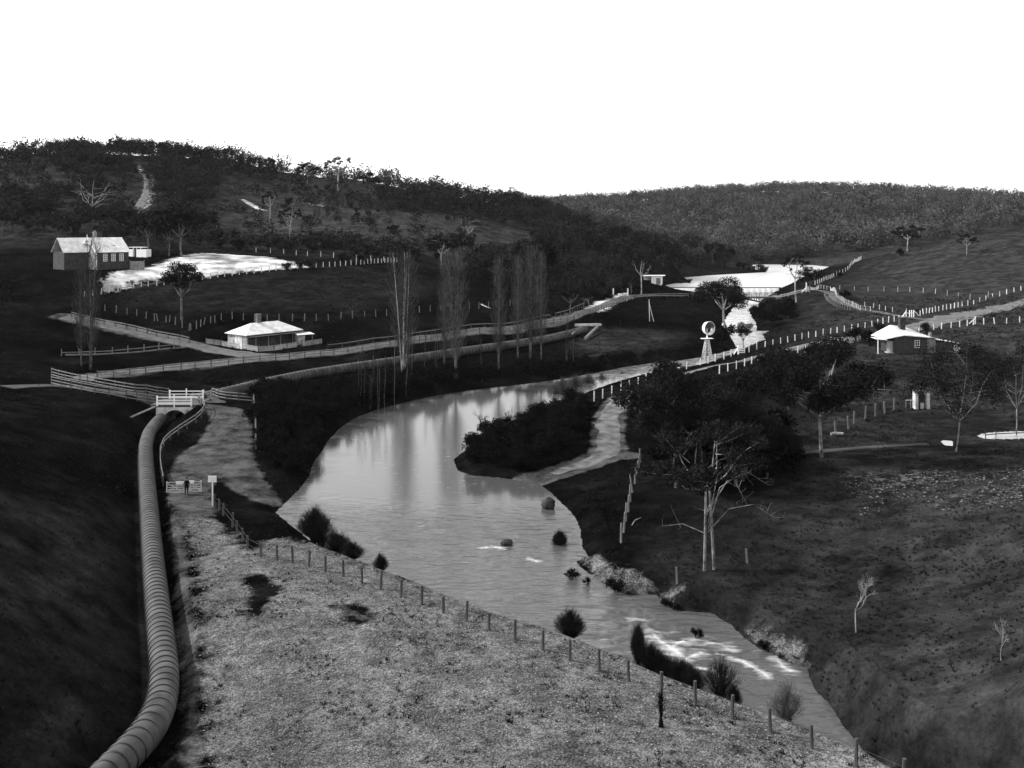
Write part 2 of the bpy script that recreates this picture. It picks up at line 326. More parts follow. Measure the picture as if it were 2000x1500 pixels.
# building pads
for a in ((520,680,4.4,9), (1775,690,4.0,9), (1850,690,4.0,6)):
    p = P(a[0], a[1], a[2]); pads.append((p[0], p[1]+3, a[3], a[2]))
SCH = P(205, 527, d=256); pads.append((SCH[0]-6, SCH[1]+3, 15, SCH[2]))
azf = np.linspace(-R(33), R(33), 900)
side = np.linspace(R(33), R(180), 60)[1:]
az = np.r_[-side[::-1], azf, side]
rr = np.r_[np.geomspace(1.5, 44, 34)[:-1], np.geomspace(44, 620, 760)[:-1], np.geomspace(620, 1250, 90)[:-1], np.geomspace(1250, 2600, 14)]
AZ, RR = np.meshgrid(az, rr, indexing='ij'); GX = RR*np.sin(AZ); GY = RR*np.cos(AZ)
GZ = hgt(GX.ravel(), GY.ravel()).reshape(GX.shape)
back = sm((np.abs(AZ)-R(50))/R(40)); GZ = GZ*(1-back)+(4+24*np.exp(-RR/18))*back
def at(px, py):      # visible ground point under a pixel of the photograph
    a = math.atan((px-1000)/FPX); j = np.searchsorted(az, a); t = (a-az[j-1])/(az[j]-az[j-1])
    z = GZ[j-1]*(1-t)+GZ[j]*t; y = rr*math.cos(a); pr = HZ+FPX*(CH-z)/y
    i0 = np.searchsorted(rr, 42); idx = np.nonzero(pr[i0:] <= py)[0]
    if len(idx) == 0: i = int(np.argmin(pr[i0:]))+i0; return np.array([(px-1000)/FPX*y[i], y[i], z[i]])
    i = idx[0]+i0; k = (pr[i-1]-py)/(pr[i-1]-pr[i]+1e-9); k = min(max(k, 0), 1)
    yy = y[i-1]+(y[i]-y[i-1])*k; return np.array([(px-1000)/FPX*yy, yy, z[i-1]+(z[i]-z[i-1])*k])
def gz(x, y):
    a = math.atan2(x, y); r = math.hypot(x, y); j = min(max(np.searchsorted(az, a), 1), len(az)-1); i = min(max(np.searchsorted(rr, r), 1), len(rr)-1)
    t = (a-az[j-1])/(az[j]-az[j-1]); k = (r-rr[i-1])/(rr[i]-rr[i-1])
    return (GZ[j-1, i-1]*(1-t)+GZ[j, i-1]*t)*(1-k)+(GZ[j-1, i]*(1-t)+GZ[j, i]*t)*k
def poly_at(pts): return np.array([at(*p)[:2] for p in pts])
flatx, flaty = GX.ravel(), GY.ravel()
def mask(poly_px, soft):
    poly = poly_at(poly_px); lo = poly.min(0)-soft*2; hi = poly.max(0)+soft*2
    m = (flatx > lo[0]) & (flatx < hi[0]) & (flaty > lo[1]) & (flaty < hi[1]); out = np.zeros(flatx.shape)
    s = sdist(poly, flatx[m], flaty[m]); out[m] = sm(.5-s/(2*soft)); return out
def stroke(pts_px, wid, soft):
    poly = poly_at(pts_px); lo = poly.min(0)-wid-soft*2; hi = poly.max(0)+wid+soft*2
    m = (flatx > lo[0]) & (flatx < hi[0]) & (flaty > lo[1]) & (flaty < hi[1]); out = np.zeros(flatx.shape)
    s = sdist(poly, flatx[m], flaty[m], False)-wid; out[m] = sm(.5-s/(2*soft)); return out
mx_ = np.maximum
ROADS = dict(right=[(2150,560),(2060,578),(1960,599),(1900,612),(1840,626),(1780,640),(1720,652),(1660,661),(1600,670),(1540,683),(1480,696),(1400,713),(1340,728),(1290,742),(1245,758),(1216,774),(1198,795),(1189,820),(1187,850),(1190,875),(1178,893),(1150,904),(1110,916),(1070,929),(1035,940)])
gravel = mask([(352,1010),(412,1010),(440,1040),(490,1075),(520,1060),(560,1050),(600,1062),(700,1098),(820,1142),(960,1194),(1120,1240),(1270,1305),(1425,1368),(1560,1418),(1760,1506),(1800,1600),(420,1600),(405,1440),(400,1300),(388,1150),(375,1080)], 2.6)
gravel = mx_(gravel, mask([(1115,1092),(1170,1085),(1250,1118),(1330,1150),(1312,1186),(1282,1160),(1220,1160),(1170,1132)], 1.0))
gravel = mx_(gravel, mask([(1425,1215),(1500,1235),(1570,1268),(1582,1300),(1540,1292),(1482,1267)], .8))
gravel = gravel*(1-.35*mask([(1100,1080),(1350,1080),(1700,1320),(1560,1310),(1330,1205),(1180,1140)], 1.5))
gravel = gravel*(1-.85*mask([(475,1120),(515,1112),(555,1150),(510,1205),(470,1200),(480,1160)], 1.4))
gravel = gravel*(1-.7*mask([(620,1180),(700,1170),(760,1215),(690,1225)], 1.0))
dirt = mask([(395,788),(470,798),(494,835),(490,880),(510,930),(545,975),(556,992),(520,988),(470,965),(430,945),(412,955),(425,1030),(340,1030),(332,970),(330,930),(350,890),(400,850),(412,815)], 1.2)
dirt = mx_(dirt, .75*mask([(328,975),(350,985),(375,1100),(395,1300),(400,1600),(345,1600),(352,1300),(335,1100)], 1.0))
dirt = dirt*(1-.8*mask([(425,915),(440,960),(500,985),(545,1005),(500,1010),(440,985),(420,950)], 1.2))
dirt = mx_(dirt, stroke(ROADS['right'], 2.2, 1.0)); dirt = mx_(dirt, stroke([(1150,895),(1200,885),(1225,890)], 1.5, 1.0))
dirt = mx_(dirt, .8*stroke([(120,618),(200,636),(260,648),(330,664),(390,676),(440,687),(490,694),(540,696)], 2.4, 1.0))
dirt = mx_(dirt, .7*stroke([(180,734),(330,719),(480,704),(620,691),(760,672),(830,660),(950,646),(1080,629),(1150,608)], 1.8, .8))
pale = mask([(205,550),(225,535),(300,520),(335,506),(380,495),(450,497),(520,502),(560,510),(600,522),(540,526),(470,531),(400,541),(330,541),(290,546),(240,562),(205,574)], 2.5)
pale = mx_(pale, .5*stroke([(268,418),(278,405),(285,390),(293,365),(288,340),(272,325)], 2.0, 2.2))
pale = mx_(pale, .9*stroke([(478,392),(495,402),(515,411)], 1.5, 2.0)); pale = mx_(pale, .35*stroke([(600,398),(640,404)], 2, 3))
pale = mx_(pale, .9*stroke([(1160,606),(1185,590),(1222,578)], 2.2, 1.5))
stony = mask([(1660,925),(1790,910),(1900,922),(2060,912),(2060,985),(1850,988),(1700,1000)], 4.0)
stony = mx_(stony, .5*mask([(560,405),(640,420),(740,445),(800,470),(640,465),(500,440),(420,430)], 12))
stony = mx_(stony, .4*mask([(1080,470),(1190,490),(1180,525),(1100,520)], 8))
dry_flare = .7*mask([(1560,640),(1620,560),(1700,510),(1850,465),(2100,440),(2300,560),(2200,700),(1900,700),(1700,720),(1580,700)], 18)  # dry grass; right-hand masks also paint in the paleness of lens flare
dry_flare = mx_(dry_flare, .55*mask([(1750,480),(2300,400),(2500,600),(1800,640)], 25))
dry_flare = mx_(dry_flare, .8*mask([(1840,640),(2100,620),(2200,720),(1900,700)], 8)); dry_flare = mx_(dry_flare, .5*mask([(1100,650),(1230,640),(1340,650),(1300,690),(1150,700)], 5))
dry_flare = mx_(dry_flare, .6*mask([(1480,850),(1600,790),(1800,720),(1980,720),(1980,800),(1750,800),(1600,860),(1500,880)], 5))
dry_flare = mx_(dry_flare, .2*mask([(240,560),(700,520),(900,560),(700,610),(260,600)], 8))
dry_flare = mx_(dry_flare, .65*mask([(1700,950),(2100,900),(2300,1500),(1700,1500)], 6)); dry_flare = mx_(dry_flare, .25*mask([(-200,950),(260,1000),(280,1450),(-200,1500)], 3))
dry_flare = mx_(dry_flare, .9*mask([(430,365),(560,370),(760,410),(1000,440),(900,480),(600,470),(440,450)], 20))
dry_flare = mx_(dry_flare, .7*mask([(-200,280),(160,295),(560,340),(1060,400),(2200,370),(2200,520),(1500,520),(1100,540),(600,500),(-200,480)], 20))
dry_flare = mx_(dry_flare, .42*mask([(1500,860),(1560,700),(2200,600),(2400,1500),(1650,1500),(1300,1100)], 8))  # right half lightened in colour to imitate flare

def ground_material():
    m = bpy.data.materials.new('ground'); m.use_nodes = True; n = m.node_tree; L = n.links; b = n.nodes['Principled BSDF']
    b.inputs['Roughness'].default_value = 1; b.inputs['Specular IOR Level'].default_value = 0
    g = n.nodes.new('ShaderNodeNewGeometry')
    def noise(s, d=5, r=.6):
        t = n.nodes.new('ShaderNodeTexNoise'); t.inputs['Scale'].default_value = s; t.inputs['Detail'].default_value = d; t.inputs['Roughness'].default_value = r
        L.new(g.outputs['Position'], t.inputs['Vector']); return t.outputs[0]
    def mr(x, a, b_, c, d):
        t = n.nodes.new('ShaderNodeMapRange'); L.new(x, t.inputs[0])
        for i, v in enumerate((a, b_, c, d)): t.inputs[i+1].default_value = v
        return t.outputs[0]
    def math_(op, a, b_):
        t = n.nodes.new('ShaderNodeMath'); t.operation = op
        for i, v in enumerate((a, b_)):
            if isinstance(v, (int, float)): t.inputs[i].default_value = v
            else: L.new(v, t.inputs[i])
        return t.outputs[0]
    def attr(nm):
        t = n.nodes.new('ShaderNodeAttribute'); t.attribute_name = nm; return t.outputs['Fac']
    def mix(f, a, b_):
        t = n.nodes.new('ShaderNodeMix'); t.data_type = 'FLOAT'; L.new(f, t.inputs[0])
        for i, v in ((2, a), (3, b_)):
            if isinstance(v, (int, float)): t.inputs[i].default_value = v
            else: L.new(v, t.inputs[i])
        return t.outputs[0]
    nf, nm, nl = noise(3.5, 6, .7), noise(.45, 6, .65), noise(.05, 5, .6)
    grass = math_('MULTIPLY', mr(nm, .3, .7, .0012, .0062), mr(nf, .3, .7, .45, 1.6))
    grass = math_('MULTIPLY', grass, mr(nl, .35, .65, .6, 1.5)); n18 = noise(.17, 9, .68); grass = math_('MULTIPLY', grass, mr(n18, .48, .68, .9, 2.6))
    dry_flare_c = math_('MULTIPLY', mr(nm, .34, .66, .020, .064), mr(nf, .3, .7, .6, 1.4)); dry_flare_c = math_('MULTIPLY', dry_flare_c, mr(noise(.17, 9, .62), .40, .64, .65, 1.35))  # dry-grass colour, raised to carry the painted flare as well
    vo = n.nodes.new('ShaderNodeTexVoronoi'); vo.inputs['Scale'].default_value = 12; L.new(g.outputs['Position'], vo.inputs['Vector'])
    vbw = n.nodes.new('ShaderNodeRGBToBW'); L.new(vo.outputs['Color'], vbw.inputs[0])
    grav = math_('MULTIPLY', mr(vbw.outputs[0], .2, .8, .05, .2), mr(nm, .3, .7, .65, 1.3))
    grav = math_('MULTIPLY', grav, mr(noise(1.3, 8, .75), .40, .56, .5, 1.12)); grav = math_('MULTIPLY', grav, mr(noise(.3, 6, .6), .35, .65, .65, 1.25))
    dirtc = math_('MULTIPLY', mr(nm, .34, .64, .02, .10), mr(nf, .3, .7, .6, 1.4))
    palec = math_('MULTIPLY', mr(noise(.16, 5, .6), .38, .6, .2, .75), mr(nf, .3, .7, .85, 1.15))
    def fac(nm_, sharp=.35, w1=.6):
        t = math_('ADD', attr(nm_), math_('MULTIPLY', math_('SUBTRACT', nm, .5), w1*2))
        t = math_('ADD', t, math_('MULTIPLY', math_('SUBTRACT', nf, .5), .5))
        t = mr(t, .5-sharp/2, .5+sharp/2, 0, 1); return math_('MULTIPLY', t, mr(attr(nm_), 0, .12, 0, 1))
    c = mix(attr('dry_flare'), grass, dry_flare_c)
    c = mix(fac('dirt'), c, dirtc); c = mix(fac('gravel', .35, 1.0), c, grav)
    c = mix(fac('pale', .5, 1.5), c, palec)
    st = math_('MULTIPLY', attr('stony'), mr(math_('MULTIPLY', mr(noise(1.3, 4, .7), .5, .62, 0, 1), mr(noise(.12, 3, .6), .42, .55, 0, 1)), 0, 1, 0, 1))
    c = mix(st, c, .13)
    L.new(c, b.inputs['Base Color'])
    bp = n.nodes.new('ShaderNodeBump'); bp.inputs['Strength'].default_value = 1; bp.inputs['Distance'].default_value = .12
    hh = math_('ADD', nf, math_('MULTIPLY', nm, 1.2)); L.new(hh, bp.inputs['Height']); L.new(bp.outputs[0], b.inputs['Normal'])
    return m
na, nr = GX.shape
I = np.arange(na*nr).reshape(na, nr)
F = np.stack([I[:-1, :-1], I[1:, :-1], I[1:, 1:], I[:-1, 1:]], -1).reshape(-1, 4)[:, ::-1]
V = np.stack([GX, GY, GZ], -1).reshape(-1, 3)
gm = ground_material()
tag(npmesh('ground', V, F[:, ::-1] if False else F, gm, smooth=True, attrs=dict(gravel=gravel, dirt=dirt, pale=pale, stony=stony, dry_flare=dry_flare)), kind='structure')

# ------------------------------------------------------------------ water
def water_material(name, rough, foam=True, col=.05, bump=.05, bs=.5):
    m = bpy.data.materials.new(name); m.use_nodes = True; n = m.node_tree; L = n.links; b = n.nodes['Principled BSDF']
    b.inputs['Roughness'].default_value = rough; b.inputs['IOR'].default_value = 1.33; b.inputs['Specular IOR Level'].default_value = .5
    g = n.nodes.new('ShaderNodeNewGeometry'); mp = n.nodes.new('ShaderNodeMapping'); mp.inputs['Scale'].default_value = (.5, 1.7, 1); mp.inputs['Rotation'].default_value = (0, 0, .5)
    L.new(g.outputs['Position'], mp.inputs[0])
    t = n.nodes.new('ShaderNodeTexNoise'); t.inputs['Scale'].default_value = bs; t.inputs['Detail'].default_value = 5; L.new(mp.outputs[0], t.inputs['Vector'])
    bp = n.nodes.new('ShaderNodeBump'); bp.inputs['Distance'].default_value = bump; L.new(t.outputs[0], bp.inputs['Height'])
    if foam:
        a = n.nodes.new('ShaderNodeAttribute'); a.attribute_name = 'ripple'; L.new(a.outputs['Fac'], bp.inputs['Strength'])
        f = n.nodes.new('ShaderNodeAttribute'); f.attribute_name = 'foam'
        t2 = n.nodes.new('ShaderNodeTexNoise'); t2.inputs['Scale'].default_value = 1.1; t2.inputs['Detail'].default_value = 6; L.new(mp.outputs[0], t2.inputs['Vector'])
        mu = n.nodes.new('ShaderNodeMath'); mu.operation = 'MULTIPLY_ADD'; mu.inputs[1].default_value = 1.5; mu.inputs[2].default_value = -.75; L.new(t2.outputs[0], mu.inputs[0])
        ad = n.nodes.new('ShaderNodeMath'); ad.operation = 'ADD'; L.new(f.outputs['Fac'], ad.inputs[0]); L.new(mu.outputs[0], ad.inputs[1])
        r = n.nodes.new('ShaderNodeMapRange'); r.inputs[1].default_value = .2; r.inputs[2].default_value = 1.0; r.inputs[3].default_value = col; r.inputs[4].default_value = .62
        L.new(ad.outputs[0], r.inputs[0]); L.new(r.outputs[0], b.inputs['Base Color'])
    else:
        b.inputs['Base Color'].default_value = (col, col, col, 1); bp.inputs['Strength'].default_value = 1
    L.new(bp.outputs[0], b.inputs['Normal']); return m
s_r = sdist(river, flatx, flaty); keep = (s_r < 2.0) & (flaty > 20) & (flaty < 361)
kf = keep[F].any(1); Fw = F[kf]; used = np.unique(Fw); remap = np.full(len(V), -1); remap[used] = np.arange(len(used))
wx, wy = flatx[used], flaty[used]
rip = sm((112-wy-(wx*.15))/14); rapid = sm((wy-225)/30)
foaml = np.zeros(len(used))
for pts, wd in (([(1278,1238),(1290,1252),(1312,1268),(1335,1280)], .3), ([(1400,1275),(1450,1290),(1500,1320)], .15), ([(1360,1300),(1420,1320)], .12), ([(1320,1256),(1345,1249),(1375,1250),(1400,1256),(1422,1264)], .3), ([(1312,1268),(1322,1257)], .25),
                ([(1340,1288),(1350,1278),(1370,1276)], .25), ([(880+60,1070),(960,1066),(985,1072)], .15), ([(1030,1090),(1050,1096)], .15), ([(1520,1290),(1530,1302),(1545,1310)], .25), ([(1235,1210),(1260,1208)], .2)):
    poly = np.array([W_(*p) for p in pts]); d_ = sdist(poly, wx, wy, False); foaml = np.maximum(foaml, np.maximum(  .85*sm(1-d_/(wd*.9+.12)), .5*sm(1-d_/(wd*5))))
foaml = np.maximum(foaml, .75*rapid*(fbm(wx*.4, wy*.4, 3, 5)+.5)); foaml = np.maximum(foaml, .8*sm((wy-238)/25))
foaml = np.maximum(foaml, .45*sm((wy-182)/18))
flow = (fbm(wx*.5+wy*.25, wy*.9-wx*.2, 4, 21))*.32+fbm(wx*.18, wy*.3, 2, 31)*.2
rp = sdist(np.array([W_(*p) for p in [(1260,1230),(1340,1290),(1440,1330)]]), wx, wy, False); big = sm(1-rp/7)
wz = zriver(wy)-.02+rip*flow*.55+big*fbm(wx*.9, wy*1.4, 3, 44)*.5+rapid*fbm(wx*.5, wy*.5, 3, 50)*.4
tag(npmesh('river', np.stack([wx, wy, wz], 1), remap[Fw], water_material('river_water', .13, True, .07, .2, .8), smooth=True,
           attrs=dict(foam=foaml, ripple=.02+rip*.9+rapid)), kind='structure')
def flat_water(name, poly, z, m, grow=1.5):
    c = poly.mean(0); V_ = [(p[0]+(p[0]-c[0])/np.linalg.norm(p-c)*grow, p[1]+(p[1]-c[1])/np.linalg.norm(p-c)*grow, z) for p in poly]
    return V_
lk = water_material('lake_water', .35, False, .5, .25, .6)
lo, hi = lake.min(0)-6, lake.max(0)+10; hi[1] += 0
tag(raw('lake', [(lo[0], 362.0, 6.0), (hi[0], 362.0, 6.0), (hi[0], hi[1], 6.0), (lo[0], hi[1], 6.0)], [(0, 1, 2, 3)], lk), kind='structure')
pm = water_material('pond_water', .2, False, .3, .05, 1)
for poly, zp in (pondA, pondB):
    vs = flat_water('pond', poly, zp, pm, .4); tag(raw('pond', vs, [tuple(range(len(vs)))], pm), kind='structure')
#@@PART2

# ------------------------------------------------------------------ roads and tracks (draped sheets)
def ribbon(name, pts_px, widths, m, off=.05, step=1.2, jitter=.25, k=6):
    pts = np.array([at(*p) for p in pts_px])
    q = np.c_[pts[:, :2], np.interp(np.arange(len(pts)), np.linspace(0, len(pts)-1, len(widths)), widths)]
    q = spline(q, step); T = np.gradient(q[:, :2], axis=0); T /= np.linalg.norm(T, axis=1)[:, None]; N = np.stack([-T[:, 1], T[:, 0]], 1)
    V_ = []; n = len(q)
    for i in range(n):
        for j in range(k+1):
            s_ = (j/k-.5)*q[i, 2]
            if j in (0, k): s_ += (vnoise(np.array([i*.35]), np.array([j*7.+len(name)]), 3)[0]-.5)*jitter*q[i, 2]
            x, y = q[i, :2]+N[i]*s_; V_.append((x, y, gz(x, y)+off*(1 if j not in (0, k) else .2)))
    F_ = [(i*(k+1)+j, i*(k+1)+j+1, (i+1)*(k+1)+j+1, (i+1)*(k+1)+j) for i in range(n-1) for j in range(k)]
    return tag(npmesh(name, np.array(V_), np.array(F_), m, smooth=True), kind='structure')
road_m = mat('road_gravel', .05, .95, 0, .7, col2=.12, bump=.03, coord='Object', detail=8)
road_l = mat('road_sandy', .05, .95, 0, .8, col2=.17, bump=.04, detail=10)
road_p = mat('road_pale', .14, .95, 0, .5, col2=.3, bump=.03, detail=8)
road_d = mat('track_dull', .02, .95, 0, .6, col2=.055, bump=.03, detail=8)
ribbon('road', ROADS['right'][:-1], [9,8,7,6,5,4.4,4.0,3.4,3.2,3.0,2.6,1.6], road_l, .05, .8, .35, 8)
ribbon('road', [(150,742),(180,734),(250,727),(330,719),(400,711),(480,704),(560,697),(620,691),(700,681),(760,672),(830,660),(950,646),(1030,637),(1080,629),(1120,619),(1150,608),(1180,597),(1205,586),(1232,578)], [3.5,3.5,3.2,3,3,3,3.4], road_m, .07)
ribbon('road', [(1232,578.5),(1262,577),(1300,577.5),(1340,578)], [4,3], road_d, .1)
ribbon('road', [(1518,577),(1545,574),(1572,567),(1600,567),(1622,572),(1630,582),(1650,594),(1690,606),(1740,614),(1790,622),(1830,628)], [3,3,2.5,2.2,2,1.6], road_m, .1)
ribbon('path', [(120,618),(200,636),(260,648),(330,664),(390,676),(440,687),(490,694),(540,696)], [3,3,3.2,4,5,4], road_m, .07)
ribbon('path', [(120,693),(220,691),(280,687),(340,680),(370,676)], [1.3,1.3], road_d, .07)
ribbon('path', [(0,756),(100,752),(200,762),(260,772),(310,784),(343,786),(390,786),(420,790)], [3.4,3.4,3.6], road_d, .06)
ribbon('path', [(1480,886),(1560,884),(1640,879),(1700,873),(1760,870),(1830,868)], [1.4,2.0,1.4], road_d, .05)
ribbon('path', [(262,420),(270,408),(279,393),(288,372),(291,352),(287,338)], [4.5,3.5,3.2,3.5,4], road_l, .25)
ribbon('path', [(250,566),(330,548),(400,540)], [1,1], road_d, .1)

# ------------------------------------------------------------------ pipelines
k1 = int(np.argmin(np.abs(pipe_w[:, 1]-150.5))); seg1 = pipe_w[:k1]; seg2 = pipe_w[k1+3:]
def pipeline(seg, label, nmax):
    t = thing('wood_stave_pipeline', label, 'pipeline', (seg[0][0], seg[0][1], seg[0][2]-.9))
    o = np.array(t.location); m = MB(); m.tube(seg-o, .86, 28); m.build('pipe_shell', M['pipe'], t, True)
    q = spline(seg, .3); cum = np.r_[0, np.cumsum(np.linalg.norm(np.diff(q, axis=0), axis=1))]; tot = cum[-1]; nh = int(tot/.86)
    rm = None; extra = MB()
    for i in range(nh):
        s_ = (i+.5)*.86; p = np.array([np.interp(s_, cum, q[:, c]) for c in range(3)]); p2 = np.array([np.interp(s_+.3, cum, q[:, c]) for c in range(3)])
        d = p2-p; d /= np.linalg.norm(d)
        if i < nmax:
            if rm is None:
                mm = MB(); mm.tube([(0, 0, -.075), (0, 0, -.055), (0, 0, .055), (0, 0, .075)], [.86, .915, .915, .86], 28, False); rm = h = mm.build('hoop', M['hoop'], t, True)
            else: h = link_copy(rm, t)
            h.location = tuple(p-o); h.rotation_euler = Vector(d).to_track_quat('Z', 'Y').to_euler()
        else: extra.tube([p-o-d*.045, p-o-d*.03, p-o+d*.03, p-o+d*.045], [.86, .9, .9, .86], 16, False)
    if extra.v: tag(extra.build('hoop', M['hoop'], t, True), kind='stuff')
    return t
pipeline(seg1, 'large banded wooden pipe curving from the lower left corner up to the white-railed culvert', 98)
pipeline(seg2, 'distant banded pipe running behind the bare poplars to the pale concrete portal', 90)

# culvert with white rails
CX, CY = -48.8, 148.4
t = thing('culvert_bridge', 'small white-railed culvert with pale arch over the wooden pipe', 'bridge', (CX, CY, 0)); tz = 3.25
m = MB(); m.box((0, 2.6, tz-.2), (7.2, 5.2, .35)); m.build('deck', M['post_dark'], t)
m = MB()
W2, ZT, ra, zc = 2.75, tz-.38, 1.65, 1.1     # headwall with arch opening
arc = [(ra*math.cos(a), zc+ra*math.sin(a)*.85) for a in np.linspace(0, math.pi, 17)]
outl = [(W2, ZT) if k < 0 else None for k in ()]
for yf in (-.15,):
    for i in range(16):
        a0, a1 = arc[i], arc[i+1]
        def up(a): 
            ang = math.atan2((a[1]-zc)/.85, a[0]); 
            if ang < R(35): return (W2, zc+(ZT-zc)*ang/R(35))
            if ang > R(145): return (-W2, zc+(ZT-zc)*(math.pi-ang)/R(35))
            return (W2*(1-2*(ang-R(35))/R(110)), ZT)
        u0, u1 = up(a0), up(a1)
        m.add([(a0[0], yf, a0[1]), (a1[0], yf, a1[1]), (u1[0], yf, u1[1]), (u0[0], yf, u0[1]),
               (a0[0], yf+.5, a0[1]), (a1[0], yf+.5, a1[1]), (u1[0], yf+.5, u1[1]), (u0[0], yf+.5, u0[1])], [(0,3,2,1), (4,5,6,7), (0,1,5,4), (2,3,7,6)])
    for s_ in (-1, 1): m.box((s_*(W2+ra)/2, .1, (zc-1.2)/2+.0), (W2-ra-.004, .5, zc+1.2-.004))
m.build('headwall', M['plaster'], t)
m = MB(); m.box((0, 2.7, 1.0), (.3, .2, .2))
arcv = [(1.67*math.cos(a), zc+1.67*math.sin(a)*.85) for a in np.linspace(-.5, math.pi+.5, 20)]
vv = [(p[0], y_, p[1]) for y_ in (.36, 4.8) for p in arcv]; m.v = []; m.f = []
m.add(vv, [(i, i+1, 20+i+1, 20+i) for i in range(19)]); m.build('tunnel_lining', M['wall_dark'], t)
m = MB()
m.add([(W2, -.15, tz-.3), (W2+.5, -.15, tz-.3), (W2+2.2, -2.6, .4), (W2+1.7, -2.8, .4), (W2, -.15, -.5), (W2+.5, -.15, -.5), (W2+2.2, -2.6, -.9), (W2+1.7, -2.8, -.9)], [(0,1,2,3), (0,3,7,4), (1,5,6,2), (3,2,6,7)])
m.build('wing_wall', M['stone'], t)
m = MB(); m.bar((-W2-.1, -.3, tz-.25), (-W2-3.4, -4.2, 1.7), .22, .2); m.build('wing_wall', M['rail'], t)
def white_rail(x0, x1, y, z, par):
    for x in (x0, (x0+x1)/2, x1):
        w_ = .2 if x != (x0+x1)/2 else .13
        m = MB(); m.box((x, y, z+.62), (w_, .16, 1.5 if w_ == .2 else 1.9)); m.build('rail_post', M['white'], par)
    for h_, hh in ((.28, .3), (.75, .1), (1.2, .12)):
        m = MB(); m.box(((x0+x1)/2, y-.1, z+h_), (x1-x0, .06, hh)); m.build('rail', M['white'], par)
t2 = thing('bridge_railing', 'white three-rail railing on the near edge of the culvert', 'railing', (CX, CY-.25, tz), 0, 'white culvert railings'); white_rail(-2.55, 2.4, 0, -.05, t2)
t2 = thing('bridge_railing', 'white three-rail railing on the far edge of the culvert', 'railing', (CX, CY+5.05, tz), 0, 'white culvert railings'); white_rail(-2.5, 2.5, 0, -.05, t2)
# portal of the second pipeline
p = np.array(seg2[-1]); t = thing('pipe_portal', 'pale concrete portal where the distant pipe enters the grassy bank', 'portal', (p[0]+.8, p[1]-.5, p[2]-.9), R(8))
m = MB(); m.box((0, .4, 1.9), (6.2, .5, .55)); m.build('lintel', M['plaster'], t)
m = MB(); m.bar((2.3, .2, 1.6), (-2.6, -8.2, -.25), .35, .5); m.build('wing_wall', M['rail'], t)
m = MB(); m.bar((-1.6, .2, 1.5), (-5.2, -6.5, .6), .3, .4); m.build('wing_wall', M['stone'], t)

# ------------------------------------------------------------------ fences
POST = {}
def post_mesh(h, w_, m, r=False, seed=0):
    key = (h, w_, m.name, r, seed)
    if key not in POST:
        b = MB(); rs = random.Random(seed+3)
        if r: b.tube([(0, 0, -.3), (rs.uniform(-.02, .02), 0, h*.5), (rs.uniform(-.04, .04), rs.uniform(-.03, .03), h)], [w_*.55, w_*.5, w_*.46], 7)
        else:
            b.box((0, 0, h/2-.15), (w_, w_*.8, h+.3), rx=rs.uniform(-.03, .03), ry=rs.uniform(-.03, .03), taper=.9)
        me = b.build('post', m); msh = me.data; bpy.data.objects.remove(me); POST[key] = msh
    return POST[key]
def fence(label, path, spacing=None, h=1.2, w_=.16, m='post_grey', rails=(), railm=None, round_=False, group=None, wires=(), pts=None, cat='fence', name='post_fence', rw=.12, maxn=100, irregular=.12, lean=.03):
    if pts is None:
        P3 = [at(*p) for p in path]
        if spacing:
            q = np.array(P3)[:, :2]; t_ = np.r_[0, np.cumsum(np.linalg.norm(np.diff(q, axis=0), axis=1))]; n = max(2, min(maxn, int(t_[-1]/spacing)+1))
            ts = np.linspace(0, t_[-1], n); ts[1:-1] += (np.array([random.random() for _ in ts[1:-1]])-.5)*spacing*irregular
            P3 = [np.array([np.interp(s_, t_, q[:, 0]), np.interp(s_, t_, q[:, 1]), 0]) for s_ in ts]
            for p in P3: p[2] = gz(p[0], p[1])
    else: P3 = [np.array(p) for p in pts]
    o = P3[0]; f = thing(name, label, cat, o, 0, group)
    for i, p in enumerate(P3):
        hh = h*random.choice((.92, 1, 1, 1.08)) if not rails else h
        c = bpy.data.objects.new('post', post_mesh(round(hh, 2), w_, M[m], round_, i % 4)); C.objects.link(c); c.parent = f; c.location = tuple(p-o)
        c.rotation_euler = (random.gauss(0, lean), random.gauss(0, lean), random.uniform(-.3, .3))
    for r in rails:
        b = MB()
        for a, c in zip(P3[:-1], P3[1:]): b.bar(a-o+(0, 0, r+random.uniform(-.02, .02)), c-o+(0, 0, r+random.uniform(-.02, .02)), rw*.5, rw)
        b.build('rail', M[railm or m], f)
    for r in wires:
        b = MB(); b.tube([p-o+(0, 0, r) for p in P3], .012, 3, False); b.build('wire', M['darkmetal'], f)
    return f
near_px = [(419,990),(428,998),(436,1007),(454,1030),(463,1043),(474,1058),(483,1074),(509,1088),(541,1093),(572,1099),(603,1107),(635,1117),(671,1126),(707,1139),(743,1151),(783,1166),(824,1181),(866,1197),(911,1213),(955,1231),(1006,1250),(1060,1271),(1113,1291),(1170,1311),(1228,1331),(1292,1352),(1358,1378),(1430,1404),(1505,1430),(1586,1462),(1672,1498),(1765,1540)]
pp = [P(x, y, 1.2 if x < 430 else (1.7 if x < 480 else 2.3)) for x, y in near_px]
pp = [at(x, y) for x, y in near_px]
fence('row of weathered wire-fence posts along the edge of the gravel terrace above the river', None, pts=pp, h=1.3, w_=.2, m='post_dark', round_=True, wires=(.5, 1.0), lean=.035)
fence('line of pale posts between the dark field and the bare school yard', [(165,580),(212,571),(240,567),(290,559),(350,551),(395,546),(430,541),(500,533),(560,527),(640,521),(700,517),(770,512)], 1.95, 1.35, .2, 'post_pale', wires=(.6, 1.1))
fence('sparse posts crossing the foot of the hill above the school yard', [(500,493),(560,496),(604,500),(654,503),(700,508),(775,512)], 4.2, 1.5, .2, 'post_pale')
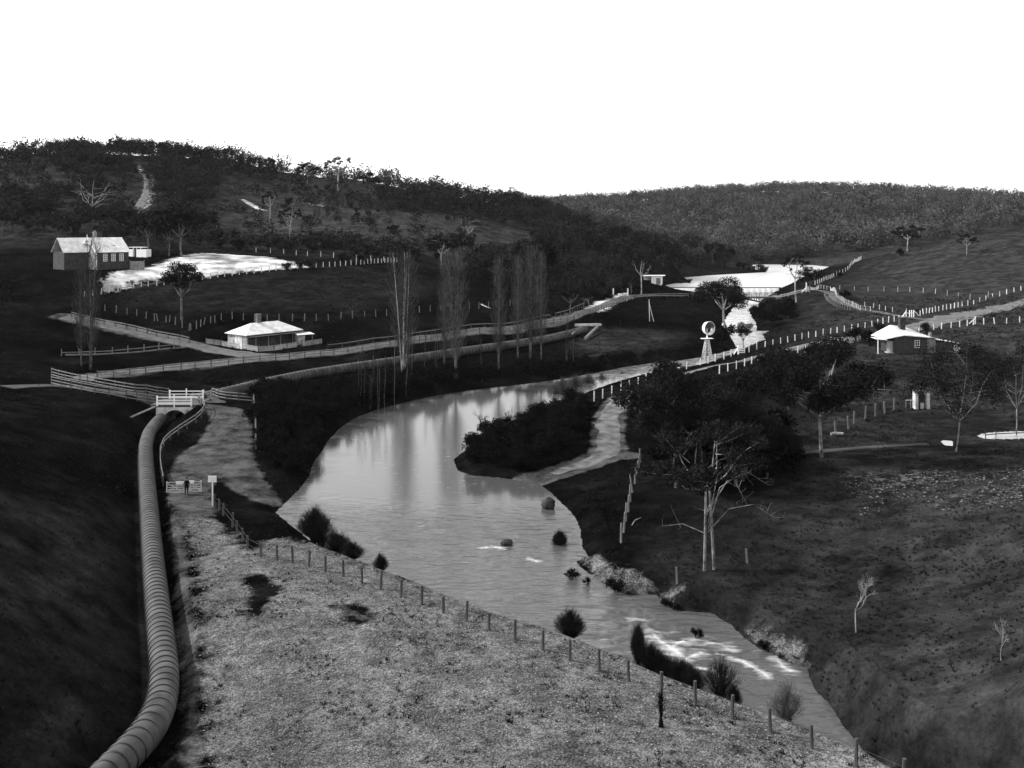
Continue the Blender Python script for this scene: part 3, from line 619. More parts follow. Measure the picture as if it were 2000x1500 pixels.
fence('thin grey posts along the lower edge of the dark field', [(205,607),(260,615),(308,628),(332,630),(372,645),(402,634),(440,622),(500,628),(560,627),(640,626),(700,621),(780,614),(870,607),(950,602),(1010,596)], 2.6, 1.5, .15, 'post_grey')
fence('scattered leaning posts on the bank behind the track junction', [(308,627),(330,628),(356,640),(373,648),(402,632),(420,630)], 2.4, 1.6, .15, 'post_grey', lean=.08)
fence('two-rail wooden fence on the near side of the long road', [(190,738),(260,731),(330,724),(400,716),(480,709),(560,702),(620,696),(700,686),(760,678),(830,666),(880,658),(950,651),(1030,641),(1080,633),(1125,626),(1155,613),(1182,603),(1210,592),(1232,584),(1262,582),(1300,580.5),(1345,580.5)], 2.9, 1.25, .17, 'post_dark', rails=(.55, 1.05), railm='rail', rw=.2)
fence('two-rail fence along the upper side of the road from the cottage to the trees', [(640,683),(700,675),(760,667),(830,655),(950,641),(1030,632),(1075,623)], 3.0, 1.2, .16, 'post_dark', rails=(.95,), railm='rail', rw=.14)
fence('dark posts along the upper side of the far bend by the white gate', [(1085,620),(1115,612),(1140,600)], 2.6, 1.2, .15, 'post_dark', rails=(1.0,), railm='rail')
fence('two-rail fence beside the sloping track below the school', [(140,620),(180,630),(215,637),(260,646),(300,656),(340,663),(370,670)], 2.6, 1.3, .18, 'post_dark', rails=(.6, 1.1), railm='post_grey', rw=.18)
fence('low one-rail fence across the small paddock below the sloping track', [(120,695),(170,693),(220,691),(260,687),(295,684),(340,679)], 2.7, 1.3, .15, 'post_grey', rails=(.6,), rw=.14)
fence('three-rail fence left of the white-railed culvert, far side of the lane', [(100,735),(155,748),(200,757),(260,768),(310,773),(330,775)], 2.4, 1.5, .14, 'post_dark', rails=(.35, .8, 1.3), railm='rail', rw=.13)
fence('three-rail fence left of the white-railed culvert, near side of the lane', [(100,752),(155,764),(200,772),(245,780),(280,786),(308,789)], 2.4, 1.4, .14, 'post_dark', rails=(.35, .8, 1.25), railm='rail', rw=.13)
fence('three-rail fence right of the culvert at the back of the gravel yard', [(398,776),(430,780),(462,783),(494,786)], 2.3, 1.35, .16, 'post_dark', rails=(.3, .75, 1.2), railm='rail', rw=.13)
fence('post fence running down the right edge of the gravel yard', [(495,790),(497,810),(499,835),(500,858),(499,876)], 4.5, 1.5, .2, 'post_grey', rails=(.8, 1.2), rw=.1)
fence('curving two-rail fence between the wooden pipe and the gravel yard', [(377,780),(390,790),(400,800),(398,812),(385,825),(362,840),(338,856),(320,873),(313,890),(313,915),(316,938),(319,950)], 2.2, 1.2, .13, 'post_dark', rails=(.7, 1.15), railm='rail', rw=.11)
fence('white posts along the river side of the sloping road', [(1142,790),(1160,784),(1177,778),(1195,770),(1213,764),(1229,758),(1246,754),(1262,748),(1290,738),(1312,731),(1326,726),(1341,721),(1368,713),(1383,710),(1397,706),(1414,702),(1428,697)], None, 1.45, .17, 'white', wires=(.6, 1.1), group='white post fences beside the road')
fence('long line of white posts beyond the road, right of the small white gate', [(1463,688),(1520,672),(1580,660),(1640,649),(1700,638),(1740,629),(1765,624)], 2.6, 1.4, .17, 'white', wires=(.6, 1.1), group='white post fences beside the road')
fence('white posts climbing beyond the road at the far right', [(1797,617),(1830,608),(1880,598),(1930,585),(1990,568),(2060,552)], 3.0, 1.4, .18, 'white', wires=(.6, 1.1), group='white post fences beside the road')
fence('white posts on the near side of the road behind the dark gums', [(1405,730),(1453,716),(1495,704),(1524,694),(1557,691),(1600,682)], 2.9, 1.4, .15, 'white', wires=(.6, 1.1), group='white post fences beside the road')
fence('white posts on the near side of the road right of the chimney', [(1795,648),(1840,642),(1880,638),(1905,634),(1960,632),(2040,630)], 2.6, 1.4, .17, 'white', wires=(.6, 1.1), group='white post fences beside the road')
fence('pale posts climbing the green slope beside the lake', [(1592,556),(1630,540),(1655,528),(1668,514),(1682,505)], 4.6, 1.6, .22, 'post_pale')
fence('close-set posts along the top of the bank right of the bridge', [(1574,568),(1600,563),(1622,567),(1634,580),(1650,592),(1680,606),(1700,608)], 1.7, 1.3, .16, 'post_pale', rails=(1.1,), railm='post_grey', rw=.08)
fence('posts on the lower side of the curving lane right of the bridge', [(1610,578),(1618,590),(1635,600),(1660,606)], 1.5, 1.3, .16, 'post_grey')
fence('thin pale posts crossing the orchard hillside', [(1640,565),(1680,568),(1740,569),(1800,571),(1850,577),(1890,585),(1930,580)], 5.0, 1.5, .15, 'post_pale')
fence('short posts between the lane and the long white fence', [(1665,598),(1700,600),(1740,610),(1770,613)], 3.0, 1.4, .16, 'post_pale')
fence('row of stout grey posts below the orchard by the gum tree', [(1632,850),(1657,838),(1668,828),(1690,820),(1709,813),(1728,808),(1746,803)], None, 1.9, .22, 'post_grey')
fence('leaning split posts running down the dark bank right of the ford', [(1213,1060),(1218,1040),(1222,1018),(1227,1000),(1231,980),(1235,962),(1240,945),(1244,928),(1248,915),(1251,903)], None, 1.75, .2, 'post_grey', round_=True, lean=.07)
fence('low picket rail fence over the far pond', [(1925,857),(1945,855),(1990,853),(2030,852)], 2.4, .9, .1, 'post_dark', rails=(.5,))
fence('two short mossy posts on the dark slope below the dead branches', [(1322,1140),(1459,1100)], None, 1.3, .16, 'post_grey')

# picket fence round the cottage
def picket(label, path, h=1.0):
    P3 = [at(*p) for p in path]; o = P3[0]; f = thing('picket_fence', label, 'fence', o); b = MB(); rb = MB()
    for a, c in zip(P3[:-1], P3[1:]):
        L_n = np.linalg.norm((c-a)[:2]); n = max(2, int(L_n/.2))
        for i in range(n):
            q = a+(c-a)*(i+.5)/n; q = np.array([q[0], q[1], gz(q[0], q[1])])-o; b.box(q+(0, 0, h/2+.05), (.09, .03, h), rz=math.atan2(*(c-a)[1::-1]), taper=.7)
        for r in (.3, .8): rb.bar(a-o+(0, 0, r), c-o+(0, 0, r), .04, .09)
        pm_ = MB(); pm_.box(a-o+(0, 0, h*.55), (.16, .16, h*1.3)); pm_.build('post', M['post_dark'], f)
    b.build('pickets', M['post_pale'], f); rb.build('rail', M['post_grey'], f)
picket('pale picket fence curving round the front of the stone cottage', [(402,671),(432,675),(468,681),(505,687),(535,685),(560,681),(580,678)])
picket('short run of picket fence right of the cottage gate', [(590,677),(610,674),(629,671)])

# ------------------------------------------------------------------ gates, sign, person
def xgate(label, x0, x1, yb, h=1.15, board=None, rz=None):
    a = at(x0, yb); b_ = at(x1, yb); b_[1] = a[1]; L_n = b_[0]-a[0]; g = thing('gate', label, 'gate', a, 0, 'two leaves of the farm gate')
    for x in (0.04, L_n-.04): MB().box((x, 0, h/2+.08), (.09, .09, h)).build('stile', M['post_pale'], g)
    for z in (.12, .38, .62, .86, h): MB().box((L_n/2, -.06, z), (L_n, .03, .042)).build('bar', M['post_pale'], g)
    for s_ in (0, 1): m = MB(); m.bar((.05, -.1, .12 if s_ else h), (L_n-.05, -.1, h if s_ else .12), .03, .045); m.build('brace', M['post_pale'], g)
    if board: MB().box((board[0]+board[1]/2, -.14, h-.02), (board[1], .03, .3)).build('notice_board', M['white'], g)
    return g
xgate('left leaf of the cross-braced farm gate, white board on its top bar', 325, 361, 963, board=(1.05, .95))
xgate('right leaf of the cross-braced farm gate, beside the standing figure', 370, 393, 961, board=(.1, .45))
sp = at(415, 988); t = thing('sign_post', 'white square notice board on a tall white post beside the gate', 'sign', sp)
MB().box((0, 0, 1.2), (.12, .12, 2.6)).build('post', M['white'], t)
sb = MB().box((0, -.1, 2.75), (.85, .05, .65)).build('sign_board', M['white'], t)
m = MB()
for x_, z_ in ((.08, 2.86), (.2, 2.86), (.3, 2.82), (-.1, 2.62), (.12, 2.6)): m.box((x_, -.135, z_), (.05, .01, .04))
m.build('lettering', M['darkmetal'], sb)

def person(loc, rz):
    t = thing('person', 'standing figure in dark suit and hat in front of the farm gate', 'person', loc, rz)
    V_ = {'pel': (0, 0, .93), 'waist': (0, 0, 1.08), 'chest': (0, .01, 1.33), 'neck': (0, .01, 1.48), 'head0': (0, 0, 1.55), 'head1': (0, -.01, 1.68), 'head2': (0, 0, 1.75),
          'hl': (-.1, 0, .88), 'kl': (-.12, -.02, .5), 'al': (-.13, .01, .09), 'tl': (-.15, -.13, .04), 'hr': (.1, 0, .88), 'kr': (.11, -.02, .5), 'ar': (.12, .01, .09), 'tr': (.15, -.13, .04),
          'sl': (-.2, 0, 1.4), 'el': (-.28, .03, 1.13), 'wl': (-.25, -.08, .9), 'ml': (-.25, -.1, .82), 'sr': (.2, 0, 1.4), 'er': (.29, .03, 1.13), 'wr': (.26, -.08, .9), 'mr': (.26, -.1, .82)}
    Rr = {'pel': (.15, .11), 'waist': (.14, .1), 'chest': (.18, .12), 'neck': (.06, .06), 'head0': (.07, .08), 'head1': (.085, .1), 'head2': (.06, .07), 'hl': (.095, .1), 'kl': (.065, .065), 'al': (.045, .05), 'tl': (.045, .035),
          'sl': (.07, .07), 'el': (.05, .05), 'wl': (.035, .035), 'ml': (.035, .022)}
    for k in ('h', 'k', 'a', 't', 's', 'e', 'w', 'm'): Rr[k+'r'] = Rr[k+'l']
    E = [('pel', 'waist'), ('waist', 'chest'), ('chest', 'neck'), ('neck', 'head0'), ('head0', 'head1'), ('head1', 'head2')]
    for s_ in 'lr': E += [('pel', 'h'+s_), ('h'+s_, 'k'+s_), ('k'+s_, 'a'+s_), ('a'+s_, 't'+s_), ('chest', 's'+s_), ('s'+s_, 'e'+s_), ('e'+s_, 'w'+s_), ('w'+s_, 'm'+s_)]
    for s_, sg in (('l', -1), ('r', 1)):
        for q in range(5):
            nm = 'f%s%d' % (s_, q); nm2 = nm+'b'
            b0 = V_['m'+s_]; dx = (q-1.5)*.017 if q < 4 else -sg*.035
            V_[nm] = (b0[0]+dx*.3*sg, b0[1]+(dx if q < 4 else -.03), b0[2]-.04+(0 if q < 4 else .03)); V_[nm2] = (V_[nm][0]-.006*sg, V_[nm][1]-.01, V_[nm][2]-(.035, .045, .04, .03, .02)[q])
            Rr[nm] = Rr[nm2] = (.008, .008); E += [('m'+s_, nm), (nm, nm2)]
    keys = list(V_); me = bpy.data.meshes.new('body'); me.from_pydata([V_[k] for k in keys], [(keys.index(a), keys.index(b)) for a, b in E], [])
    me.materials.append(M['cloth']); me.materials.append(M['skin']); o = bpy.data.objects.new('body', me); C.objects.link(o); o.parent = t
    md = o.modifiers.new('s', 'SKIN'); o.modifiers.new('u', 'SUBSURF').render_levels = 1
    for i, k in enumerate(keys): me.skin_vertices[0].data[i].radius = Rr[k]; me.skin_vertices[0].data[i].use_root = (k == 'pel')
    md.use_smooth_shade = True
    fm = MB(); th = np.linspace(0, 2*math.pi, 13)
    fm.tube([(0, -.015, 1.545), (0, -.04, 1.57), (0, -.05, 1.63), (0, -.045, 1.69)], [.03, .068, .078, .06], 10); fm.build('face', M['skin'], t, True)
    hb = MB(); hb.tube([(0, 0, 1.72), (0, 0, 1.735)], [.155, .15], 16); hb.tube([(0, 0, 1.73), (0, 0, 1.8), (0, 0, 1.84)], [.098, .095, .06], 14); hb.build('hat', M['hat'], t, True)
    cb2 = MB(); cb2.tube([(0, 0, .78), (0, 0, .95), (0, 0, 1.1), (0, .0, 1.35), (0, 0, 1.44)], [.2, .185, .165, .19, .11], 14)
    for i, v in enumerate(cb2.v): cb2.v[i] = (v[0], v[1]*.7, v[2])
    cb2.build('coat', M['cloth'], t, True)
pl = at(366, 965); person((pl[0], pl[1]-.25, pl[2]+.0), R(5))

# small white road gates
t = thing('field_gate', 'small white gate with slanting strut between the white posts near the windmill', 'gate', at(1448, 691), R(20))
for x in (-.7, .7): MB().box((x, 0, .85), (.24, .2, 1.9)).build('post', M['white'], t)
for z in (.3, .7, 1.1): MB().box((0, -.1, z), (1.5, .06, .22)).build('bar', M['white'], t)
m = MB(); m.bar((-.7, 0, 1.4), (-2.0, -.3, 0), .14); m.build('strut', M['white'], t)
t = thing('field_gate', 'white three-bar gate beside the dark shrubs left of the cottage tank', 'gate', at(1634, 674), R(8))
for x in (-1.2, 1.1): MB().box((x, 0, .8), (.16, .16, 1.7)).build('post', M['white'], t)
for z in (.3, .75, 1.15): MB().box((0, -.1, z), (2.3, .06, .18)).build('bar', M['white'], t)
gp = at(1780, 619); t = thing('field_gate', 'braced white strainer posts and gate above the brick chimney', 'gate', gp, R(15))
for x in (-1.5, -.5, .1, .7): MB().box((x, 0, .8), (.17, .17, 1.8)).build('post', M['white'], t)
for a, b_ in (((-1.5, 0, 1.4), (-2.9, -.1, .0)), ((.8, 0, 1.5), (2.1, 0, .3))): m = MB(); m.bar(a, b_, .13); m.build('strut', M['white'], t)
MB().box((-.4, -.1, 1.0), (2.1, .05, .12)).build('bar', M['white'], t)
gp = at(1905, 633); t = thing('strainer_post', 'white strainer post with diagonal brace at the end of the right-hand fence', 'post', gp)
MB().box((0, 0, .8), (.2, .2, 1.9)).build('post', M['white'], t); m = MB(); m.bar((0, 0, 1.4), (-1.5, 0, .1), .14); m.build('strut', M['white'], t)
gp = at(1575, 570); t = thing('strainer_post', 'white post with slanting brace at the right end of the bridge', 'post', gp)
MB().box((0, 0, 1.4), (.3, .3, 3)).build('post', M['white'], t); m = MB(); m.bar((0, 0, 1.2), (-1.6, -.5, 0), .3); m.build('strut', M['white'], t)
gp = at(1215, 577); t = thing('road_gate', 'white posts and low boards across the road at the far bend', 'gate', gp)
for x in (-2.6, 1.7): MB().box((x, 0, 1.0), (.35, .35, 2.2)).build('post', M['white'], t)
MB().box((-.6, 0, .35), (1.3, .15, .5)).build('board', M['white'], t); MB().box((1.0, 0, .5), (1.6, .1, .5)).build('board', M['white'], t)
gp = at(1272, 628); t = thing('pole_stand', 'two pale poles leaning together on the grassy bank above the river', 'pole', gp)
m = MB(); m.tube([(-.4, 0, -.2), (-.55, 0, 5.6)], [.11, .08], 7); m.build('pole', M['post_pale'], t); m = MB(); m.tube([(.7, .3, -.2), (-.5, 0, 4.6)], [.1, .07], 7); m.build('pole', M['post_pale'], t)

# ------------------------------------------------------------------ windmill
wp = at(1381, 706); t = thing('windmill', 'tall white-wheeled lattice windmill beside the river fence', 'windmill', wp, R(12)); S_ = wp[1]/206*1.0
bw_, tw_, th_ = .95, .3, 4.9
L4 = [(-1, -1), (1, -1), (1, 1), (-1, 1)]
def lp(i, z): k = bw_+(tw_-bw_)*z/th_; return (L4[i][0]*k, L4[i][1]*k, z)
for i in range(4): m = MB(); m.bar(lp(i, -.3), lp(i, th_), .13); m.build('leg', M['post_pale'], t)
for i in range(4):
    j = (i+1) % 4; m = MB()
    for z0, z1 in ((.2, 2.0), (2.0, 3.4), (3.4, 4.6)): m.bar(lp(i, z0), lp(j, z1), .06); m.bar(lp(j, z0), lp(i, z1), .06); m.bar(lp(i, z1), lp(j, z1), .07)
    m.bar(lp(i, .15), lp(j, .15), .1); m.build('bracing', M['post_pale'], t)
m = MB(); m.box((0, 0, th_+.1), (2.6, 1.2, .09)); m.build('platform', M['white'], t)
m = MB(); m.tube([(0, 0, th_), (0, 0, th_+2.3)], [.15, .1], 8); m.build('mast', M['white'], t)
hub = thing('wheel_head', None, None, (0, 0, th_+2.4), R(28)); hub.parent = t
hub_o = (.35, -.55, 0)
wh = MB(); a_ = np.linspace(0, 2*math.pi, 37)
for r0, r1, y0, y1 in ((1.42, 1.42, -.75, -.58),):
    vs = []; 
    for a in a_[:-1]: ca_, sa_ = math.cos(a), math.sin(a); vs += [(1.42*ca_, -.75, 1.42*sa_), (1.34*ca_, -.75, 1.34*sa_), (1.34*ca_, -.62, 1.34*sa_), (1.42*ca_, -.62, 1.42*sa_)]
    wh.add(vs, [(4*i+k, 4*((i+1) % 36)+k, 4*((i+1) % 36)+(k+1) % 4, 4*i+(k+1) % 4) for i in range(36) for k in range(4)])
rim = wh.build('wheel_rim', M['white'], t)
bl = MB()
for k in range(24):
    a = k*math.pi/12; b0, b1 = a-.1, a+.1; y0, y1 = -.8, -.6
    bl.add([(.42*math.cos(b0), y0, .42*math.sin(b0)), (1.34*math.cos(b0), y0, 1.34*math.sin(b0)), (1.34*math.cos(b1), y1, 1.34*math.sin(b1)), (.42*math.cos(b1), y1, .42*math.sin(b1)),
            (.42*math.cos(b0), y0+.02, .42*math.sin(b0)), (1.34*math.cos(b0), y0+.02, 1.34*math.sin(b0)), (1.34*math.cos(b1), y1+.02, 1.34*math.sin(b1)), (.42*math.cos(b1), y1+.02, .42*math.sin(b1))], [(0,1,2,3), (7,6,5,4)])
bld = bl.build('blades', M['post_dark'], t)
sh = MB(); n36 = 36; vs = []
for a in np.linspace(0, 2*math.pi, n36, endpoint=False):
    for r, y in ((1.4, -.55), (1.25, .5), (1.2, .5), (1.32, -.52)): vs.append((r*math.cos(a), y, r*math.sin(a)))
sh.add(vs, [(4*i+k, 4*((i+1) % n36)+k, 4*((i+1) % n36)+(k+1) % 4, 4*i+(k+1) % 4) for i in range(n36) for k in range(4)])
shell = sh.build('wheel_drum', M['white'], t)
hb = MB(); hb.tube([(0, -.9, 0), (0, .9, 0)], [.2, .16], 12); hbo = hb.build('hub', M['darkmetal'], t)
tv = MB(); tv.bar((0, .5, 0), (0, 1.3, 0), .08); tv.box((0, 1.5, 0), (.05, .8, .9)); tvo = tv.build('tail_vane', M['white'], t)
for o in (rim, bld, shell, hbo, tvo): o.location = (.2, 0, th_+2.35); o.rotation_euler = (0, 0, R(20)); o.scale = (1.06, .8, 1.06)
bpy.data.objects.remove(hub)

# ------------------------------------------------------------------ buildings
def hip_roof(L0, D0, z0, rise, ov, ridge0, ridge1, thick=.1):   # ridge along x from ridge0 to ridge1
    m = MB(); x0, x1, y0, y1 = -ov, L0+ov, -ov, D0+ov; ym = D0/2
    e = [(x0, y0, z0), (x1, y0, z0), (x1, y1, z0), (x0, y1, z0), (ridge0, ym, z0+rise), (ridge1, ym, z0+rise)]
    e2 = [(x0, y0, z0-thick), (x1, y0, z0-thick), (x1, y1, z0-thick), (x0, y1, z0-thick)]
    m.add(e+e2, [(0,1,5,4), (1,2,5), (2,3,4,5), (3,0,4), (6,7,1,0), (7,8,2,1), (8,9,3,2), (9,6,0,3), (9,8,7,6)]); return m
def window(par, x, z, w_, h, y=-.0, face='y', panes=2, frm='white', gl='glass_dark'):
    f = MB(); T = .07
    def B(cx, cz, sx, sz, dy=0, th=.08):
        if face == 'y': return ((cx, y-.03+dy, cz), (sx, th, sz))
        return ((y-.03+dy if face == '-x' else y+.03-dy, cx, cz), (th, sx, sz))
    for cx, cz, sx, sz in ((x-w_/2+T/2, z, T, h), (x+w_/2-T/2, z, T, h), (x, z+h/2-T/2, w_-2*T, T), (x, z-h/2+T/2, w_-2*T, T), (x, z, .05, h-2*T)): f.box(*B(cx, cz, sx, sz))
    for k in range(1, panes): f.box(*B(x-w_/4, z-h/2+h*k/panes, w_/2-T, .05)); f.box(*B(x+w_/4, z-h/2+h*k/panes, w_/2-T, .05))
    fo = f.build('window', M[frm], par); g = MB(); g.box(*B(x, z, w_-.02, h-.02, .02, .03)); g.build('pane', M[gl], fo)
# stone cottage
p = P(482, 683, 4.4); z0 = gz(p[0], p[1]+2)
t = thing('stone_cottage', 'low stone cottage with white hipped roof behind the picket fence', 'cottage', (p[0], p[1], z0-.05), R(50)); Lc, Dc = 13.2, 6.4
m = MB(); m.box((Lc/2, Dc/2, 1.2), (Lc, Dc, 3.4)); m.build('wall', M['rubble'], t); MB().box((Lc/2+.1, -.02, 1.2), (Lc-.4, .03, 3.3)).build('front_wall_shade', M['stone_shaded'], t)  # thin dark sheet over the rubble paints the shade under the verandah
rf = hip_roof(Lc, Dc, 2.95, 1.9, .45, 3.3, Lc-3.3).build('roof', M['roof_white'], t)
m = MB(); m.box((5.2, Dc/2+.2, 5.2), (.9, .75, 2.6)); m.box((5.2, Dc/2+.2, 6.5), (1.05, .9, .16)); m.build('chimney', M['chimney'], rf)
m = MB(); m.box((Lc/2, -.95, 2.6), (Lc+.6, 1.5, .06)); m.build('verandah_roof', M['wall_dark'], rf)
for x in (1.2, 4.2, 7.2, 10.2, 12.2): MB().box((x, -1.35, 1.15), (.1, .1, 2.7)).build('verandah_post', M['post_grey'], t)
for x in (2.6, 9.4): window(t, x, 1.5, 1.0, 1.5, 0, 'y', 3, 'post_dark')
d = MB().box((6.2, -.03, 1.05), (1.0, .08, 2.1)).build('door', M['wall_dark'], t); MB().box((6.55, -.1, 1.0), (.06, .06, .06)).build('handle', M['metal'], d)
MB().box((-.04, Dc*.42, 1.25), (.06, 2.4, 2.9)).build('whitewashed_panel', M['plaster'], t)
p2 = P(589, 670, 4.9); t = thing('outhouse', 'small flat-roofed lean-to just right of the stone cottage', 'shed', (p2[0], p2[1], gz(p2[0], p2[1])), R(35))
m = MB(); m.box((0, .9, 1.0), (1.5, 1.8, 2.4)); m.build('wall', M['rubble'], t); m = MB(); m.box((.9, .8, 2.28), (3.6, 2.4, .1), rx=.08); m.build('roof', M['roof_white'], t)
MB().box((2.4, .1, 1.0), (.14, .14, 2.4)).build('post', M['post_grey'], t)

# brick school
z0 = SCH[2]; p = P(190, 531, d=256); th = R(45)
t = thing('brick_school', 'brick school with steep white roofs and pale gabled end at the left edge', 'school', (p[0], p[1], z0-.1), th)
Lx, Dx, He, Hr = 8.1, 9.6, 4.6, 8.0
m = MB(); m.box((Lx/2, Dx/2, He/2-.3), (Lx, Dx, He+.6))
for xg in (0, Lx-.25): m.add([(xg, 0, He), (xg, Dx, He), (xg, Dx/2, Hr-.1), (xg+.25, 0, He), (xg+.25, Dx, He), (xg+.25, Dx/2, Hr-.1)], [(0,2,1), (3,4,5), (0,3,5,2), (1,2,5,4)])
m.build('wall', M['brick'], t)
m = MB(); m.add([(-.03, .05, -.5), (-.03, Dx-.05, -.5), (-.03, Dx-.05, He), (-.03, Dx/2, Hr-.2), (-.03, .05, He), (0, .05, -.5), (0, Dx-.05, -.5), (0, Dx-.05, He), (0, Dx/2, Hr-.2), (0, .05, He)], [(4,3,2,1,0), (0,5,9,4), (4,9,8,3), (3,8,7,2), (2,7,6,1)]); m.build('gable_wall', M['plaster'], t)
def gable_roof(m, xa, xb, ya, yb, ze, zr, tk=.12):
    ym = (ya+yb)/2
    m.add([(xa, ya, ze), (xb, ya, ze), (xb, ym, zr), (xa, ym, zr), (xb, yb, ze), (xa, yb, ze), (xa, ya, ze-tk), (xb, ya, ze-tk), (xb, ym, zr-tk), (xa, ym, zr-tk), (xb, yb, ze-tk), (xa, yb, ze-tk)],
          [(0,1,2,3), (3,2,4,5), (7,6,9,8), (8,9,11,10), (0,6,7,1), (5,4,10,11), (1,7,8,2), (2,8,10,4), (3,9,6,0), (5,11,9,3)]); return m
rf = gable_roof(MB(), -.5, Lx+.3, -.45, Dx+.45, He-.1, Hr+.1).build('roof', M['roof_white'], t)
for xv in (2.6, 5.0): MB().box((xv, 2.0, 6.0), (.55, .5, .3)).build('roof_vent', M['post_grey'], rf)
m = MB(); m.box((1.6, Dx/2+.5, 8.4), (.8, .7, 2.2)); m.box((1.6, Dx/2+.5, 9.45), (1.0, .9, .2)); m.tube([(1.6, Dx/2+.5, 9.5), (1.6, Dx/2+.5, 9.95)], .2, 8); m.build('chimney', M['stone'], rf)
for xw in (2.0, 4.1, 6.2): window(t, xw, 3.1, 1.05, 1.9, 0, 'y', 4, 'white', 'corr')
for yw in (3.2, 6.3): window(t, yw, 2.6, 1.0, 2.2, -.05, '-x', 3, 'white', 'corr')
m = MB()
for s_ in (-1, 1): m.bar((-.58, Dx/2+s_*(Dx/2+.45), He-.1), (-.58, Dx/2, Hr+.12), .08, .3)
m.bar((-.56, Dx/2-1.6, 6.7), (-.56, Dx/2+1.6, 6.7), .08, .18); m.bar((-.56, Dx/2, 6.7), (-.56, Dx/2, Hr+.9), .08, .14); m.build('bargeboard', M['white'], t)
m = MB(); m.box((-2.6, 8.5, He/2-.3), (7.2, 7, He+.6)); m.build('rear_wall', M['brick'], t)
gable_roof(MB(), -6.6, .8, 4.6, 12.4, He-.1, Hr+.06).build('rear_roof', M['roof_white'], t)
p = at(268, 502); t = thing('outbuilding', 'low white outbuildings with flat roof behind the school', 'shed', (p[0], p[1]+1, p[2]-.2), R(-22)); 
m = MB(); m.box((-2.4, 0, 1.2), (2.4, 2, 2.2)); m.build('wall', M['white'], t); m = MB(); m.box((1.9, 0, 1.2), (3.6, 2, 2.4)); m.build('wall', M['white'], t)
MB().box((-.5, .4, 1.3), (1.3, 1.4, 2.3)).build('doorway', M['wall_dark'], t); MB().box((-.4, .3, 2.95), (4.8, 2.4, .15)).build('roof', M['white'], t)
for x in (-1.6, -.5, 1.1): MB().box((x, -.3, 2.65), (.15, .15, .5)).build('post', M['white'], t)
p = at(262, 527); t = thing('board_fence', 'plain grey board fence joining the right end of the school', 'fence', (p[0]-1.3, p[1]+1, p[2]), R(12))
MB().box((1.6, 0, .9), (3.4, .06, 2.5)).build('boards', M['rail'], t); 
for x in (-.1, 3.3): MB().box((x, 0, 1.0), (.16, .18, 2.8)).build('post', M['post_grey'], t)

# right-hand cottage: px -> local metres (10.05 px per metre at d=199)
p = P(1779, 690, 4.0); z0 = 4.0; K = 199/2000
t = thing('timber_cottage', 'dark-walled cottage with white roofs and tall brick chimney below the road', 'cottage', (p[0], p[1], z0-.1), R(6))
m = MB(); m.box((0, 2.8, 1.5), (6.8, 5.6, 4.0)); m.build('wall', M['brick'], t)
rf = MB(); e0, e1, ya, yb = -5.2, 3.9, -.5, 6.2
rf.add([(e0, ya, 3.05), (-1.6, ya, 3.75), (e1, ya, 3.25), (e1, yb, 3.25), (e0, yb, 3.05), (-2.9, 2.8, 5.4), (.2, 2.8, 4.95), (e0, ya, 2.95), (-1.6, ya, 3.6), (e1, ya, 3.1), (e1, yb, 3.1), (e0, yb, 2.95)],
       [(0,1,5), (1,2,6), (1,6,5), (2,3,6), (3,4,5,6), (4,0,5), (0,7,8,1), (1,8,9,2), (2,9,10,3), (3,10,11,4), (4,11,7,0), (11,10,9,8,7)])
rf = rf.build('roof', M['roof_white'], t)
m = MB(); m.box((-.85, 2.0, 5.2), (1.05, .95, 3.2)); m.box((-.85, 2.0, 6.85), (1.25, 1.15, .22)); m.build('chimney', M['brick'], rf)
m = MB(); m.box((4.35, 2.6, 1.3), (1.85, 4.4, 3.4)); m.build('annexe_wall', M['stone'], t)
m = MB(); m.add([(3.2, -.2, 3.5), (5.6, -.2, 2.9), (5.6, 5.2, 2.9), (3.2, 5.2, 3.5), (3.2, -.2, 3.4), (5.6, -.2, 2.8), (5.6, 5.2, 2.8), (3.2, 5.2, 3.4)], [(0,1,2,3), (0,4,5,1), (1,5,6,2), (7,6,5,4), (3,2,6,7), (0,3,7,4)]); m.build('annexe_roof', M['roof_white'], t)
m = MB(); m.box((5.1, 2.2, 3.4), (.45, .45, .9)); m.build('chimney', M['stone'], t)
m = MB(); m.box((7.4, 2.2, .95), (4.1, 3.2, 2.3)); m.build('shed_wall', M['wall_dark'], t)
m = MB(); m.add([(5.3, .3, 2.75), (10.2, .3, 1.95), (10.2, 4.2, 1.95), (5.3, 4.2, 2.75), (5.3, .3, 2.65), (10.2, .3, 1.85), (10.2, 4.2, 1.85), (5.3, 4.2, 2.65)], [(0,1,2,3), (0,4,5,1), (1,5,6,2), (7,6,5,4), (3,2,6,7), (0,3,7,4)]); m.build('shed_roof', M['roof_white'], t)
MB().box((9.8, .6, .7), (1.3, .1, 1.6)).build('shed_door', M['plaster'], t)
window(t, 1.3, 1.9, 1.0, 1.5, 0, 'y', 3, 'white')
m = MB(); m.add([(-7.0, -.3, 3.0), (-4.9, -.3, 2.8), (-4.9, 2.5, 2.9), (-7.0, 2.5, 3.1), (-7.0, -.3, 2.9), (-4.9, -.3, 2.7), (-4.9, 2.5, 2.8), (-7.0, 2.5, 3.0)], [(0,1,2,3), (4,7,6,5), (0,4,5,1), (1,5,6,2), (2,6,7,3), (3,7,4,0)]); m.build('porch_roof', M['roof_white'], t)
MB().box((-6.7, 0, 1.3), (.14, .14, 3.0)).build('porch_post', M['white'], t)
tk = P(1738, 688, 4.0); t = thing('water_tank', 'white corrugated water tank at the left end of the dark-walled cottage', 'tank', (tk[0], tk[1]-.6, 3.9))
